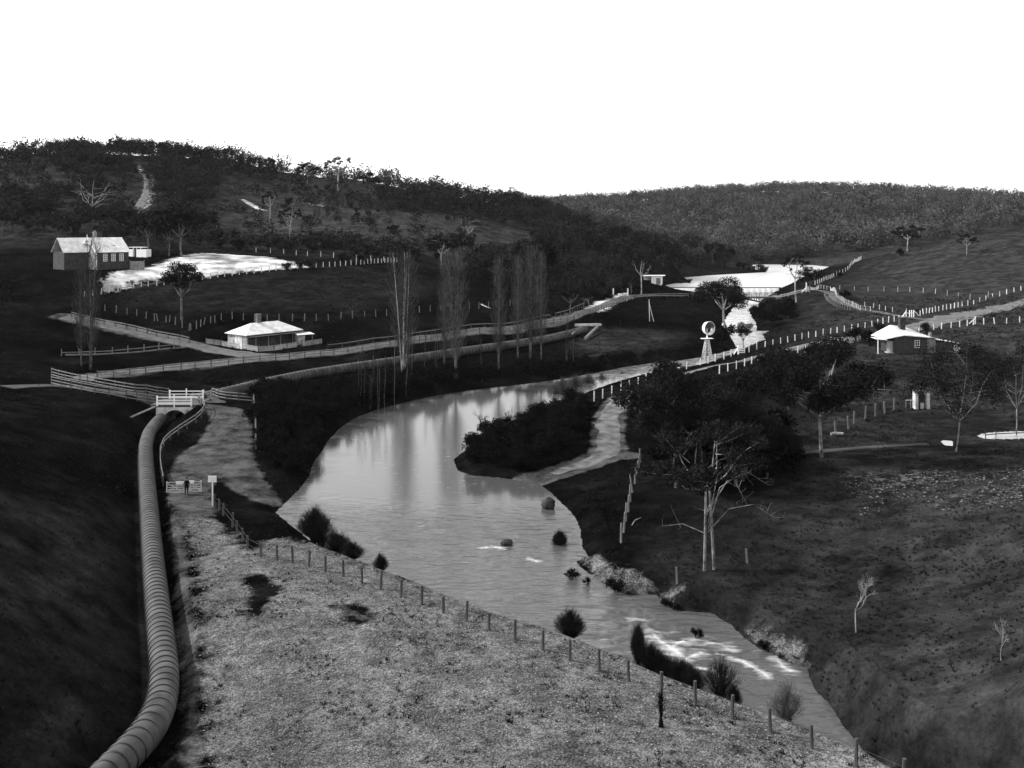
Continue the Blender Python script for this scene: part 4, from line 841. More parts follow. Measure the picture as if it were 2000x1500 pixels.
m = MB(); m.tube([(0, 0, .25)]+[(0, 0, .25+.1*k) for k in range(1, 23)], [.8+(.02 if k % 2 else 0) for k in range(23)], 20); m.build('tank_shell', M['metal'], t, True)
MB().box((0, 0, .05), (1.9, 1.7, .35)).build('base', M['plaster'], t)

# roofless white chimney-like ruin and hen house in the orchard
p = at(1803, 799); t = thing('privy', 'narrow whitewashed outhouse with dark doorway below the orchard', 'outhouse', (p[0], p[1], p[2]), R(-4))
for x in (-.9, .75): MB().box((x, .6, 1.2), (.42, 1.3, 2.6)).build('wall', M['plaster'], t)
MB().box((-.05, 1.0, .95), (1.2, .3, 2.1)).build('door', M['wall_dark'], t); MB().box((-.05, .3, .4), (.5, .1, .9)).build('board', M['plaster'], t)
MB().box((-.05, .6, 2.56), (2.2, 1.5, .08), ry=.04).build('roof', M['wall_dark'], t)
p = at(1779, 797); t = thing('trellis', 'low pale rail frame left of the whitewashed outhouse', 'frame', p)
MB().box((0, 0, 1.15), (1.5, .08, .12)).build('rail', M['post_pale'], t)
for x in (-.7, 0, .7): MB().box((x, 0, .55), (.08, .08, 1.2)).build('leg', M['post_grey'], t)
p = at(1632, 850); t = thing('timber_stump', 'pale cut log lying at the foot of the tallest grey post', 'log', (p[0], p[1]-.6, p[2]+.25)); m = MB(); m.tube([(-.8, 0, 0), (-.2, .1, .08), (.8, 0, .05)], [.2, .24, .2], 8); m.build('log', M['bark_pale'], t)
# hut by the weir
p = at(1282, 555); t = thing('valve_hut', 'small flat white-roofed hut on the slope left of the weir', 'hut', (p[0], p[1], p[2]-.4), R(-16))
m = MB(); m.box((0, 1.2, 1.5), (3.4, 3.0, 3.2)); m.build('wall', M['white'], t); MB().box((-.9, 1.2, 3.25), (7.2, 3.6, .25), ry=-.02).build('roof', M['white'], t)
MB().box((.7, -.32, 1.4), (1.5, .06, 2.2)).build('door', M['stone'], t)
MB().box((-3.5, 2.2, 2.3), (2.4, .2, 1.3)).build('side_wall', M['plaster'], t)

# ------------------------------------------------------------------ weir and road bridge
xw0, xw1, yw = (1300-1000)/2000*361, (1520-1000)/2000*361, 361.0
t = thing('weir', 'low straight weir with a white sheet of falling water', 'weir', ((xw0+xw1)/2, yw, 4)); Lw = xw1-xw0
MB().box((0, .6, .2), (Lw+4, 1.0, 3.2)).build('wall', M['stone'], t); MB().box((0, .1, 2.2), (Lw+2, .35, .28)).build('crest', M['post_dark'], t)
m = MB(); xs_ = np.linspace(-Lw/2, Lw/2, 90)
prof = [(.0, 2.04), (-.25, 1.98), (-.5, 1.6), (-.85, .6), (-1.3, -.1), (-2.6, -.45)]
m.add([(x, yy*(1+.15*math.sin(x*3.1)+.1*math.sin(x*7.7)), zz) for x in xs_ for yy, zz in prof], [(i*6+j, (i+1)*6+j, (i+1)*6+j+1, i*6+j+1) for i in range(89) for j in range(5)])
m.build('water_sheet', M['foam'], t, True)
yb_ = 318.; zdk = 6.3; bx0, bx1 = (1352-1000)/2000*yb_, (1513-1000)/2000*yb_; Lb = bx1-bx0
t = thing('timber_bridge', 'dark timber arch bridge carrying the lane over the river below the weir', 'bridge', (bx0, yb_, zdk))
m = MB(); m.box((Lb/2, 0, -.25), (Lb, 4, .4)); m.build('deck', M['post_dark'], t)
for yo in (-1.8, 1.8):
    m = MB(); pts = [(Lb*s_, yo, -.6-3.0*(abs(2*s_-1)**2.2)) for s_ in np.linspace(.08, 1, 15)]; m.tube(pts, .24, 6); m.build('arch_rib', M['post_dark'], t)
    for s_ in np.linspace(.62, .97, 7):
        zz = -.6-3.0*(abs(2*s_-1)**2.2); m = MB(); m.box((Lb*s_, yo, (zz-.3)/2-.1), (.22, .22, max(.1, -.3-zz))); m.build('strut', M['post_dark'], t)
    m = MB(); m.bar((Lb*.85, yo, -2.4), (Lb*.98, yo, -.5), .16); m.bar((Lb*.9, yo, -3.2), (Lb*.8, yo, -.5), .16); m.build('brace', M['post_dark'], t)
    for s_ in np.linspace(0, 1.0, 11): MB().box((Lb*s_, yo, .45), (.16, .16, 1.3)).build('rail_post', M['post_grey'], t)
    for zz in (.5, 1.05): MB().box((Lb/2, yo-.1, zz), (Lb, .05, .14)).build('rail', M['post_grey'], t)
m = MB(); m.box((Lb+.7, 0, -2.2), (1.6, 5, 4.6)); m.build('abutment', M['stone'], t); m = MB(); m.box((-.6, 0, -2.0), (1.4, 5, 4.0)); m.build('abutment', M['stone'], t)
fence('two-rail fence on the approach right of the timber bridge', None, pts=[(bx1+1.5+2.1*k, yb_-2-.15*k, gz(bx1+1.5+2.1*k, yb_-2-.15*k)) for k in range(5)], h=1.2, w_=.15, m='post_pale', rails=(.5, 1.05), rw=.16)
#@@PART3

# ------------------------------------------------------------------ trees
ORD = ['leftmost', 'second from left', 'third from left', 'fourth from left', 'fifth from left', 'sixth from left', 'seventh from left', 'seventh from right', 'sixth from right', 'fifth from right', 'fourth from right', 'third from right', 'second from right', 'rightmost']
def ordinal(k, n): return ORD[k] if k < n/2 else ORD[k-n]
def leaf_quads(centers, radii, n, size, rs, flat=.62, shell=.55):
    centers = np.array(centers); radii = np.array(radii); w_ = radii**2; idx = rs.choice(len(centers), n, p=w_/w_.sum())
    d = rs.normal(size=(n, 3)); d /= np.linalg.norm(d, axis=1)[:, None]; r = radii[idx]*(shell+(1-shell)*rs.random(n))*rs.choice([1, 1, .7], n)
    c = centers[idx]+d*r[:, None]*np.array([1, 1, flat])
    a = rs.normal(size=(n, 3)); a /= np.linalg.norm(a, axis=1)[:, None]; b = np.cross(a, rs.normal(size=(n, 3))); b /= np.linalg.norm(b, axis=1)[:, None]
    s_ = size*(.6+.8*rs.random(n))[:, None]
    V_ = np.stack([c-a*s_*.5, c+b*s_*.32, c+a*s_*.5, c-b*s_*.32], 1).reshape(-1, 3)
    return V_, np.arange(n*4).reshape(n, 4)
def gum_template(seed, H, spread, fork=.4, nl=4, nleaf=2500, leaf=.3, cl=.17, reach=(), lean=0, dens=1.0, flat=.6, dead=0, tr=None, twin=False):
    rs = np.random.default_rng(seed); b = MB(); cs, rd = [], []; r0 = tr or H*.022
    bases = [np.zeros(3)]+([np.array([H*.07, H*.02, 0])] if twin else [])
    for bi, b0 in enumerate(bases):
        top = b0+np.array([lean*H*(.5 if bi == 0 else -.6)+rs.uniform(-.03, .03)*H, rs.uniform(-.03, .03)*H, H*fork])
        mid = (b0+top)/2+np.array([rs.uniform(-.03, .03)*H, 0, 0]); b.tube([b0-(0, 0, .5), b0+(0, 0, .02*H), mid, top], [r0*1.35, r0*1.05, r0*.85, r0*.72], 8)
        for i in range(nl):
            a = 2*math.pi*(i+rs.uniform(-.25, .25))/nl+bi; rad = spread*rs.uniform(.28, .5); hh = H*rs.uniform(.68, .95)
            if i == 0: rad *= .35; hh = H*.95
            e = top+np.array([math.cos(a)*rad, math.sin(a)*rad, hh-H*fork]); k1_ = top+(e-top)*.4+np.array([math.cos(a)*rad*.15, math.sin(a)*rad*.15, -.02*H])+rs.normal(size=3)*H*.015
            b.tube([top-(0, 0, .1), k1_, (k1_+e)/2+rs.normal(size=3)*H*.015, e], [r0*.6, r0*.42, r0*.28, r0*.12], 6, False)
            cs.append(e); rd.append(H*cl*rs.uniform(.75, 1.15))
            for k in range(3):
                f = rs.uniform(.35, .85); s0 = top+(e-top)*f; a2 = a+rs.uniform(-1.4, 1.4); l2 = spread*rs.uniform(.16, .34)
                e2 = s0+np.array([math.cos(a2)*l2, math.sin(a2)*l2, H*rs.uniform(-.02, .16)]); b.tube([s0, (s0+e2)/2+rs.normal(size=3)*H*.012, e2], [r0*.28, r0*.18, r0*.07], 5, False)
                cs.append(e2); rd.append(H*cl*rs.uniform(.5, .9))
    for k in range(dead):
        a = rs.uniform(0, 6.28); s0 = np.array([0, 0, H*rs.uniform(.25, .6)]); L_n = spread*rs.uniform(.3, .55); q = s0+np.array([math.cos(a)*L_n, math.sin(a)*L_n, H*rs.uniform(.0, .14)])
        b.tube([s0, (s0+q)/2+(0, 0, H*.04), q], [r0*.35, r0*.2, r0*.06], 5, False)
        for j in range(4):
            f = rs.uniform(.4, 1); s1 = s0+(q-s0)*f+(0, 0, H*.03*(1-f)); e1 = s1+rs.normal(size=3)*spread*.07+(0, 0, .02*H); b.tube([s1, e1], [r0*.1, r0*.03], 4, False)
    for a, z0_, L_n, rise in reach:
        s0 = np.array([.3, 0, H*z0_]); dv = np.array([math.cos(a), math.sin(a), 0])*L_n; pts = [s0, s0+dv*.3+(0, 0, H*rise), s0+dv*.65+(0, 0, H*rise*1.25), s0+dv+(0, 0, H*rise*.7)]
        b.tube(pts, [r0*.42, r0*.32, r0*.2, r0*.06], 6, False)
        for j in range(7):
            f = rs.uniform(.35, .98); s1 = s0+dv*f+(0, 0, H*rise*np.interp(f, [0, .3, .65, 1], [0, 1, 1.25, .7])); b.tube([s1, s1+rs.normal(size=3)*.35+(.3, 0, .2), s1+rs.normal(size=3)*.6+(.6, 0, .35)], [r0*.12, r0*.08, r0*.03], 4, False)
    V_, F_ = leaf_quads(cs, rd, nleaf, leaf, rs, flat)
    return b, V_, F_
def hidden(o): me = o.data; bpy.data.objects.remove(o); return me
TT = {}
def template(key, leafm='leaf', barkm='bark_pale', **kw):
    b, V_, F_ = gum_template(**kw); me1 = hidden(b.build('trunk', M[barkm], None, True)); me2 = hidden(npmesh('crown', V_, F_, M[leafm])) if len(F_) else None
    TT[key] = (me1, me2, kw['H'])
def tree(key, loc, h, label, cat='tree', rz=None, group=None, name='gum_tree', sx=1.0):
    me1, me2, H = TT[key]; s_ = h/H
    t = thing(name, label, cat, (loc[0], loc[1], loc[2]-.15), random.uniform(0, 6.28) if rz is None else rz, group); t.scale = (s_*sx, s_*sx, s_)
    for nm, me in (('trunk', me1), ('crown', me2)):
        if me: o = bpy.data.objects.new(nm, me); C.objects.link(o); o.parent = t
    return t
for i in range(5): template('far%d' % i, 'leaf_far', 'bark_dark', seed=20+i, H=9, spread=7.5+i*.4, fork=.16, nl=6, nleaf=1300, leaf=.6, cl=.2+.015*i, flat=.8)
for i in range(3): template('mid%d' % i, 'leaf', 'bark_mix', seed=40+i, H=10, spread=9, fork=.38, nl=5, nleaf=3200, leaf=.42, cl=.2)
for i in range(2): template('thin%d' % i, 'leaf', 'bark_pale', seed=60+i, H=14, spread=9, fork=.5, nl=4, nleaf=500, leaf=.5, cl=.085, dead=2)
# bushes
RAW = {}
def bush_template(key, seed, H, Wd, n, leaf, m='scrub', stems=9, flat=.8, stemm='twig_dark'):
    rs = np.random.default_rng(seed); b = MB(); cs, rd = [], []
    for k in range(stems):
        a = rs.uniform(0, 6.28); r = Wd*.5*rs.uniform(.1, .75); e = np.array([math.cos(a)*r, math.sin(a)*r, H*rs.uniform(.35, .85)]); b.tube([(0, 0, -.3), e*.5+rs.normal(size=3)*.05*H, e], [.05*H*.5, .03*H*.5, .01*H], 4, False)
        cs.append(e); rd.append(Wd*.24*rs.uniform(.7, 1.3))
    V_, F_ = leaf_quads(cs, rd, n, leaf, rs, flat, .2); V_[:, 2] = np.maximum(V_[:, 2], -.1)
    RAW[key] = (V_, F_, H); TT[key] = (hidden(b.build('stems', M[stemm], None)), hidden(npmesh('foliage', V_, F_, M[m])), H)
for i in range(4): bush_template('bush%d' % i, 70+i, 2.4, 3.4, 1300, .22)
bush_template('bushfar', 80, 2.5, 3.2, 300, .5, 'leaf_far')
def bush(key, loc, h, label, cat='bush', group=None, name='bush', sx=1.0):
    me1, me2, H = TT[key]; s_ = h/H; t = thing(name, label, cat, (loc[0], loc[1], loc[2]-.05), random.uniform(0, 6.28), group); t.scale = (s_*sx, s_*sx, s_)
    for nm, me in (('stems', me1), ('foliage', me2)):
        o = bpy.data.objects.new(nm, me); C.objects.link(o); o.parent = t
    return t
def fan_template(key, seed, H, Wd, n, r=.012, m='twig_dark', up=1.0, sub=3):   # twiggy leafless shrub
    rs = np.random.default_rng(seed); b = MB()
    for k in range(n):
        a = rs.uniform(0, 6.28); q = rs.random()**.7; e = np.array([math.cos(a)*Wd*.5*q, math.sin(a)*Wd*.5*q, H*(1-.45*q*q)*rs.uniform(.7, 1)]); mid = e*np.array([.3, .3, .5])
        b.tube([(rs.normal()*.08, rs.normal()*.08, -.1), mid, e], [r*1.5, r, r*.4], 3, False)
        for j in range(sub):
            f = rs.uniform(.4, .9); s0 = mid+(e-mid)*f; b.tube([s0, s0+rs.normal(size=3)*H*.07+(0, 0, H*.1)], [r*.7, r*.3], 3, False)
    TT[key] = (hidden(b.build('twigs', M[m], None)), None, H)
fan_template('fan0', 1, 2.4, 3.0, 260, .013); fan_template('fan1', 2, 2.4, 2.4, 200, .014); fan_template('fanp', 3, 3.0, 3.4, 220, .014, 'twig'); fan_template('fanD', 4, 2.4, 3.2, 620, .014); fan_template('fanR', 5, 3, 2.2, 420, .016, sub=5); fan_template('stalk', 6, 2.4, .35, 40, .02)
def fan(key, loc, h, label, group=None, name='twiggy_shrub', sx=1.0):
    me1, _, H = TT[key]; o = bpy.data.objects.new(name, me1); C.objects.link(o); o.location = tuple(loc); s_ = h/H; o.scale = (s_*sx, s_*sx, s_); o.rotation_euler = (0, 0, random.uniform(0, 6)); return tag(o, label, 'shrub', group)
# poplars (leafless, upright)
def poplar_template(key, seed, H, Wd, n, m='twig', stems=1, r0=.2, low=.12, rt=.019):
    rs = np.random.default_rng(seed); b = MB(); tw = MB()
    tops = []
    for s_ in range(stems):
        bx = rs.uniform(-.3, .3)*(s_ > 0); by = rs.uniform(-.2, .2)*(s_ > 0); tx = bx+rs.uniform(-.075, .075)*H*(s_ > 0)*1.2
        z = np.linspace(-.4, H, 9); xs_ = bx+(tx-bx)*np.clip(z/H, 0, 1)+np.cumsum(rs.normal(0, .05, 9)); ys_ = by+np.cumsum(rs.normal(0, .05, 9))
        pts = np.stack([xs_, ys_, z], 1); b.tube(pts, np.linspace(r0*(1 if s_ == 0 else .6), .02, 9), 7); tops.append(pts)
    for k in range(n):
        pts = tops[k % stems]; f = low+(1-low)*rs.random()*.92; z = f*H; c = np.array([np.interp(z, pts[:, 2], pts[:, 0]), np.interp(z, pts[:, 2], pts[:, 1]), z])
        a = rs.uniform(0, 6.28); env = Wd*.5*math.sin(math.pi*min(1, max(.05, (f+.12)/1.15)))**.6; L_n = H*rs.uniform(.08, .22)*(1.15-f*.6); w2 = env*rs.uniform(.4, 1)
        e = c+np.array([math.cos(a)*w2, math.sin(a)*w2, L_n]); e[2] = min(e[2], H*1.02); mid = c+(e-c)*np.array([.65, .65, .4]); r = rt*rs.uniform(.6, 1.3)
        big = rs.random() < .12
        tw.tube([c, mid, e], [r*(2.6 if big else 1.3), r*(1.8 if big else 1), r*.4], 3, False)
        for j in range(2):
            q = mid+(e-mid)*rs.random(); tw.tube([q, q+np.array([rs.normal()*.2, rs.normal()*.2, rs.uniform(.5, 1.3)])], [r*.7, r*.3], 3, False)
    TT[key] = (hidden(b.build('trunk', M['bark_pale' if key == 'pop0' else 'bark_mix'], None, True)), hidden(tw.build('branches', M[m], None)), H)
poplar_template('pop0', 5, 21, 5.2, 560, stems=4, r0=.24); poplar_template('pop1', 6, 20, 4.8, 430, stems=3, r0=.18); poplar_template('pop2', 8, 20, 4.0, 330, stems=2, r0=.15); poplar_template('pop3', 9, 20, 5.6, 520, stems=4, r0=.13)
poplar_template('sap0', 11, 7, 1.6, 45, m='twig_dark', stems=2, r0=.05, rt=.013); poplar_template('sap1', 12, 7, 1.2, 30, m='twig_dark', stems=1, r0=.05, rt=.013)
def poplar(key, loc, h, label, name='poplar', cat='poplar', group=None, sx=1.0):
    me1, me2, H = TT[key]; s_ = h/H; t = thing(name, label, cat, (loc[0], loc[1], loc[2]-.1), random.uniform(0, 6.28), group); t.scale = (s_*sx, s_*sx, s_)
    for nm, me in (('trunk', me1), ('branches', me2)):
        o = bpy.data.objects.new(nm, me); C.objects.link(o); o.parent = t
def PH(px, py_base, py_top):      # foot point and height from base and top rows
    p = at(px, py_base); return p, (py_base-py_top)*p[1]/FPX
for key, px, yb, yt, lab, sx in [('pop0', 788, 738, 492, 'tallest bare poplar with several pale stems left of the poplar row', 1.1), ('pop1', 890, 738, 490, 'slender bare poplar second from the left of the tall poplar row', 1.1),
        ('pop1', 974, 722, 500, 'narrow bare poplar standing alone between the clumps above the pool', .8), ('pop2', 1012, 706, 500, 'thin dark-twigged poplar at the left of the dense far clump', .9),
        ('pop3', 1035, 700, 478, 'broad many-stemmed bare poplar in the dense clump before the far road bend', 1.0), ('pop2', 1058, 706, 495, 'thin bare poplar at the right of the dense clump above the pool', .9),
        ('pop1', 868, 725, 505, 'thinner bare poplar just left of the second poplar of the row', .7), ('pop2', 176, 722, 462, 'tall bare poplar rising in front of the school gable', .9), ('pop2', 160, 715, 500, 'bare poplar at the far left in front of the school', .9)]:
    p, h = PH(px, yb, yt); poplar(key, p, h, lab, sx=sx, group='bare poplars')
SAP = sorted([(700,790,700),(712,792,710),(728,790,690),(738,800,700),(752,795,695),(770,790,680),(795,770,670),(722,800,730),(805,745,640),(850,740,640),(830,735,650),(1105,705,620),(1120,705,625),(940,745,660)])
for k, (px, yb, yt) in enumerate(SAP):
    p, h = PH(px, yb, yt); poplar('sap%d' % (k % 2), p, h, ordinal(k, 14)+' thin bare sapling on the dark bank above the pool', 'poplar_sapling', 'sapling', 'poplar saplings on the bank')

# named gums: key px base top label  (templates of their own for the large ones)
template('bigA', 'leaf', 'bark_mix', seed=101, H=13, spread=12, fork=.3, nl=7, nleaf=26000, leaf=.26, cl=.18, dead=2, flat=.85)
template('bigB', 'leaf', 'bark_mix', seed=107, H=12, spread=9.5, fork=.58, nl=4, nleaf=9000, leaf=.2, cl=.12, dead=3, twin=True, flat=.6, tr=.125, reach=[(-.25, .28, 5.6, .17), (-.6, .3, 3.4, .3), (.3, .42, 5.8, .2), (-.2, .34, 2.6, .34)])
TT['bigB'][0].materials[0] = M['bark_gum']
template('bigC', 'leaf', 'bark_gum', seed=111, H=13.5, spread=14, fork=.36, nl=6, nleaf=30000, leaf=.25, cl=.19, dead=4, flat=.8, tr=.2)
template('bigD', 'leaf', 'bark_gum', seed=117, H=13.5, spread=12, fork=.3, nl=5, nleaf=13000, leaf=.2, cl=.19, dead=4, flat=.8, tr=.11)
template('fordG', 'leaf', 'bark_pale', seed=123, H=12, spread=10, fork=.42, nl=5, nleaf=13000, leaf=.3, cl=.19, flat=.8, lean=-.12)
template('sparse', 'leaf', 'bark_pale', seed=127, H=12, spread=9, fork=.5, nl=4, nleaf=1300, leaf=.4, cl=.09, dead=2)
template('tall', 'leaf', 'bark_mix', seed=131, H=12, spread=8, fork=.42, nl=5, nleaf=5200, leaf=.36, cl=.17)
template('umb', 'leaf', 'bark_pale', seed=137, H=10, spread=12, fork=.45, nl=5, nleaf=3000, leaf=.42, cl=.14, flat=.55)
template('whitebare', 'leaf', 'bark_pale', seed=141, H=10, spread=9, fork=.35, nl=6, nleaf=160, leaf=.4, cl=.1, dead=9, tr=.14)
G = [('bigA', 1322, 952, 720, 'largest dark leafy gum beside the bend of the sandy track, pale trunk below', 1.0, 'gum_tree'),
 ('bigA', 1312, 900, 735, 'dark gum tree crowding behind the largest gum at the track bend', .8, 'gum_tree'),
 ('bigA', 1360, 912, 735, 'dark leafy gum tree right of the largest gum, below the near road posts', .9, 'gum_tree'),
 ('bigB', 1376, 1115, 832, 'twin-stemmed gum with pale trunks and long dead limbs reaching right', 1.0, 'gum_tree'),
 ('bigA', 1436, 950, 788, 'dark rounded gum behind the dead limbs, right of the largest gum', 1.0, 'gum_tree'),
 ('bigA', 1496, 935, 830, 'low dark gum at the right end of the black tree mass', 1.15, 'gum_tree'),
 ('bigA', 1540, 800, 690, 'dark leafy gum between the road posts and the spreading gum', 1.0, 'gum_tree'),
 ('bigC', 1604, 893, 668, 'spreading gum with pale forked trunk in front of the orchard', 1.1, 'gum_tree'),
 ('bigD', 1868, 882, 672, 'wispy thin-leaved gum with pale crooked limbs right of the whitewashed outhouse', .95, 'gum_tree'),
 ('bigD', 1985, 850, 660, 'wispy gum cut by the right edge beside the paddock', .9, 'gum_tree'),
 ('fordG', 1418, 645, 548, 'round-crowned gum standing in front of the timber bridge', 1.25, 'gum_tree'),
 ('tall', 1452, 690, 630, 'small leafy tree with slim trunk just right of the windmill', .8, 'gum_tree'),
 ('tall', 355, 625, 514, 'solitary gum with two slim pale trunks in the dark field', 1.0, 'gum_tree'),
 ('umb', 862, 524, 460, 'gum with dark crown and curved white trunk at the foot of the hill', .9, 'gum_tree'),
 ('umb', 600, 358, 318, 'umbrella-crowned gum on the skyline, left of the tall sparse one', 1.0, 'gum_tree'),
 ('sparse', 660, 372, 305, 'tall sparse gum with straight trunk on the left ridge', 1.0, 'gum_tree'),
 ('mid0', 722, 384, 337, 'ragged leafy gum on the ridge right of the tall sparse gum', .8, 'gum_tree'),
 ('sparse', 852, 378, 340, 'open-crowned gum standing above the ridge line between hill and valley', 1.1, 'gum_tree'),
 ('mid1', 528, 335, 308, 'small flat-topped gum on the skyline left of the umbrella-crowned one', .8, 'gum_tree'),
 ('whitebare', 183, 432, 345, 'white leafless gum on the wooded hill above the school', 1.1, 'dead_gum'),
 ('whitebare', 566, 462, 405, 'pale bare-limbed gum alone on the open hillside', .7, 'dead_gum'),
 ('sparse', 527, 434, 372, 'slim pale-trunked gum beside the white scar on the hillside', .6, 'gum_tree'),
 ('umb', 568, 452, 404, 'dark umbrella-crowned gum below the white scar', .7, 'gum_tree'),
 ('whitebare', 915, 482, 420, 'forked white gum on the middle of the open hillside', .8, 'dead_gum'),
 ('mid2', 355, 502, 398, 'large dark gum between the school and the bare yard', 1.0, 'gum_tree'),
 ('mid1', 330, 500, 420, 'dark gum left of the large one beside the bare yard', 1.0, 'gum_tree'),
 ('mid0', 288, 496, 410, 'gum with dark trunk beside the white outbuildings', .9, 'gum_tree'),
 ('sparse', 1253, 575, 500, 'tall thin pale-limbed gum by the white road gate', .8, 'gum_tree'),
 ('mid2', 1232, 577, 535, 'dark bushy tree between the road gate and the small hut', .9, 'gum_tree'),
 ('sparse', 1555, 590, 495, 'thin tall gum in front of the right end of the lake', .8, 'gum_tree'),
 ('mid1', 1582, 572, 522, 'leafy gum at the right shore below the lake', 1.0, 'gum_tree'),
 ('mid0', 1478, 528, 497, 'small dark tree at the tip of the lake headland', .7, 'gum_tree'),
 ('umb', 1772, 490, 440, 'broad gum with pale leaning trunk on the green slope', 1.1, 'gum_tree'),
 ('whitebare', 1700, 472, 425, 'white dead gum at the edge of the far wood', 1.0, 'dead_gum'),
 ('umb', 1888, 497, 456, 'flat small gum alone high on the pale green slope', .7, 'gum_tree'),
 ('mid2', 1048, 590, 470, 'dark gum behind the dense poplar clump', .8, 'gum_tree'),
 ('mid0', 1115, 612, 555, 'dark bushy gum on the inside of the far road bend', 1.1, 'gum_tree'),
 ('mid1', 1140, 604, 560, 'low dark gum right of the bend, below the grey track', 1.1, 'gum_tree'),
 ('whitebare', 1118, 470, 425, 'white dead gum on the spur above the valley', .8, 'dead_gum')]
for key, px, yb, yt, lab, sx, nm in G:
    p, h = PH(px, yb, yt); tree(key, p, h, lab, name=nm, sx=sx, rz=0.0 if key in ('bigB', 'fordG') else None)

# bare trees low on the right and orchard trees
def bare_template(key, seed, H, spread, m='bark_pale', depth=4, r0=.14, fork=.35, splits=3, up=.9):
    rs = np.random.default_rng(seed); b = MB()
    def grow(p, d, L_n, r, k):
        q = p+d*L_n; mid = (p+q)/2+rs.normal(size=3)*L_n*.06; b.tube([p, mid, q], [r, r*.85, r*.65], 5 if k > 1 else 3, False)
        if k == 0: return
        for j in range(splits):
            nd = d+rs.normal(size=3)*(.55 if k > 1 else .7); nd[2] = abs(nd[2])*up; nd /= np.linalg.norm(nd); grow(p+(q-p)*rs.uniform(.6, 1), nd, L_n*rs.uniform(.55, .8), r*.55, k-1)
    grow(np.array([0, 0, -.3]), np.array([.03, 0, 1.]), H*fork, r0, depth)
    TT[key] = (hidden(b.build('bare_tree', M[m], None)), None, H)
bare_template('bareA', 1, 7, 5, depth=5, r0=.085, fork=.32, up=1.2); bare_template('bareB', 5, 7, 5, depth=5, r0=.08, fork=.32, up=1.2); bare_template('orch', 9, 3.2, 3, 'twig_dark', 4, .07, .3, 3, .7); bare_template('orchp', 13, 3.4, 3, 'twig', 4, .07, .3, 3, .8)
def bare(key, px, yb, yt, lab, group=None, name='bare_tree', sx=1.0):
    p, h = PH(px, yb, yt); me, _, H = TT[key]; o = bpy.data.objects.new(name, me); C.objects.link(o); o.location = tuple(p); s_ = h/H; o.scale = (s_*sx, s_*sx, s_); o.rotation_euler = (0, 0, random.uniform(0, 6)); tag(o, lab, 'tree', group)
bare('bareA', 1672, 1235, 1068, 'bare white-barked tree with forked stems low on the right slope', sx=.8); bare('bareB', 1955, 1290, 1180, 'small white bare sapling near the right edge', sx=.6)
bare('bareB', 1150, 600, 565, 'grey bare tree beside the far road bend', sx=1)
ORC = sorted([(1585,820,780),(1560,790,745),(1535,800,760),(1610,800,765),(1690,790,745),(1720,800,760),(1740,770,735),(1765,775,730),(1655,780,740),(1850,770,725),(1500,770,735),(1515,830,790)])
for k, (px, yb, yt) in enumerate(ORC):
    bare('orch', px, yb, yt, ordinal(k, 12)+' small dark leafless fruit tree in the orchard below the cottage', 'orchard trees below the cottage', 'fruit_tree')
ORD2 = sorted([(1845,590,545),(1868,597,550),(1882,595,540),(1905,597,548),(1935,590,555),(1640,632,598),(1650,628,600),(1710,598,575),(1760,588,565),(1800,600,575),(1950,580,545)])
for k, (px, yb, yt) in enumerate(ORD2):
    bare('orchp', px, yb, yt, ordinal(k, 11)+' pale leafless fruit tree on the hillside beyond the road', 'pale orchard trees beyond the road', 'fruit_tree')

# ---- scattered woodland, seeded in plan and kept inside outlines
def inpoly(poly, x, y): return sdist(np.array(poly, float), x, y) < 0
def scatter(poly_px, d0, d1, n, mind=0, tries=40, seed=0, avoid=None):
    rs = np.random.default_rng(seed); pts = []; poly = np.array(poly_px, float); a0 = math.atan((poly[:, 0].min()-1000)/FPX); a1 = math.atan((poly[:, 0].max()-1000)/FPX)
    while len(pts) < n and tries > 0:
        tries -= 1; N = 4000; a = rs.uniform(a0, a1, N); r = np.sqrt(rs.uniform(d0**2, d1**2, N))
        x = r*np.sin(a); y = r*np.cos(a)
        z = np.array([gz(x[i], y[i]) for i in range(0)]) if False else None
        j = np.clip(np.searchsorted(az, a), 1, len(az)-1); i = np.clip(np.searchsorted(rr, r), 1, len(rr)-1); z = GZ[j, i]
        px = 1000+FPX*x/y; py = HZ+FPX*(CH-z)/y; ok = inpoly(poly, px, py) & (sdist(lake, x, y) > 2) & (sdist(river, x, y) > 1)
        # not hidden behind a nearer rise
        for xx, yy, zz, qx, qy in zip(x[ok], y[ok], z[ok], px[ok], py[ok]):
            if mind and any((xx-p[0])**2+(yy-p[1])**2 < mind*mind for p in pts): continue
            if avoid is not None and any(abs(qx-ax) < aw and ay0 < qy < ay1 for ax, aw, ay0, ay1 in avoid): continue
            pts.append((xx, yy, zz))
            if len(pts) >= n: break
    return pts
track = [(276, 20, 312, 430)]
def where(p, px0, px1, py0, py1):
    px = 1000+FPX*p[0]/p[1]; py = HZ+FPX*(CH-p[2])/p[1]
    c = ('at its far left', 'left of its middle', 'in its middle', 'right of its middle', 'at its far right')[min(4, max(0, int(5*(px-px0)/(px1-px0))))]
    r = ('on its top edge', 'halfway down', 'along its lower edge')[min(2, max(0, int(3*(py-py0)/(py1-py0))))]
    return c+' '+r
def wood(poly, d0, d1, n, keys, hr, label, group, seed, mind=3, name='gum_tree', fn=tree, avoid=None, cat='tree'):
    xs = [q[0] for q in poly]; ys = [q[1] for q in poly]
    for i, p in enumerate(scatter(poly, d0, d1, n, mind, seed=seed, avoid=avoid)):
        fn(keys[i % len(keys)], p, random.uniform(*hr), label+', '+where(p, max(0, min(xs)), max(xs), min(ys), max(ys)), cat, group=group, name=name)
FK = ['far%d' % i for i in range(5)]
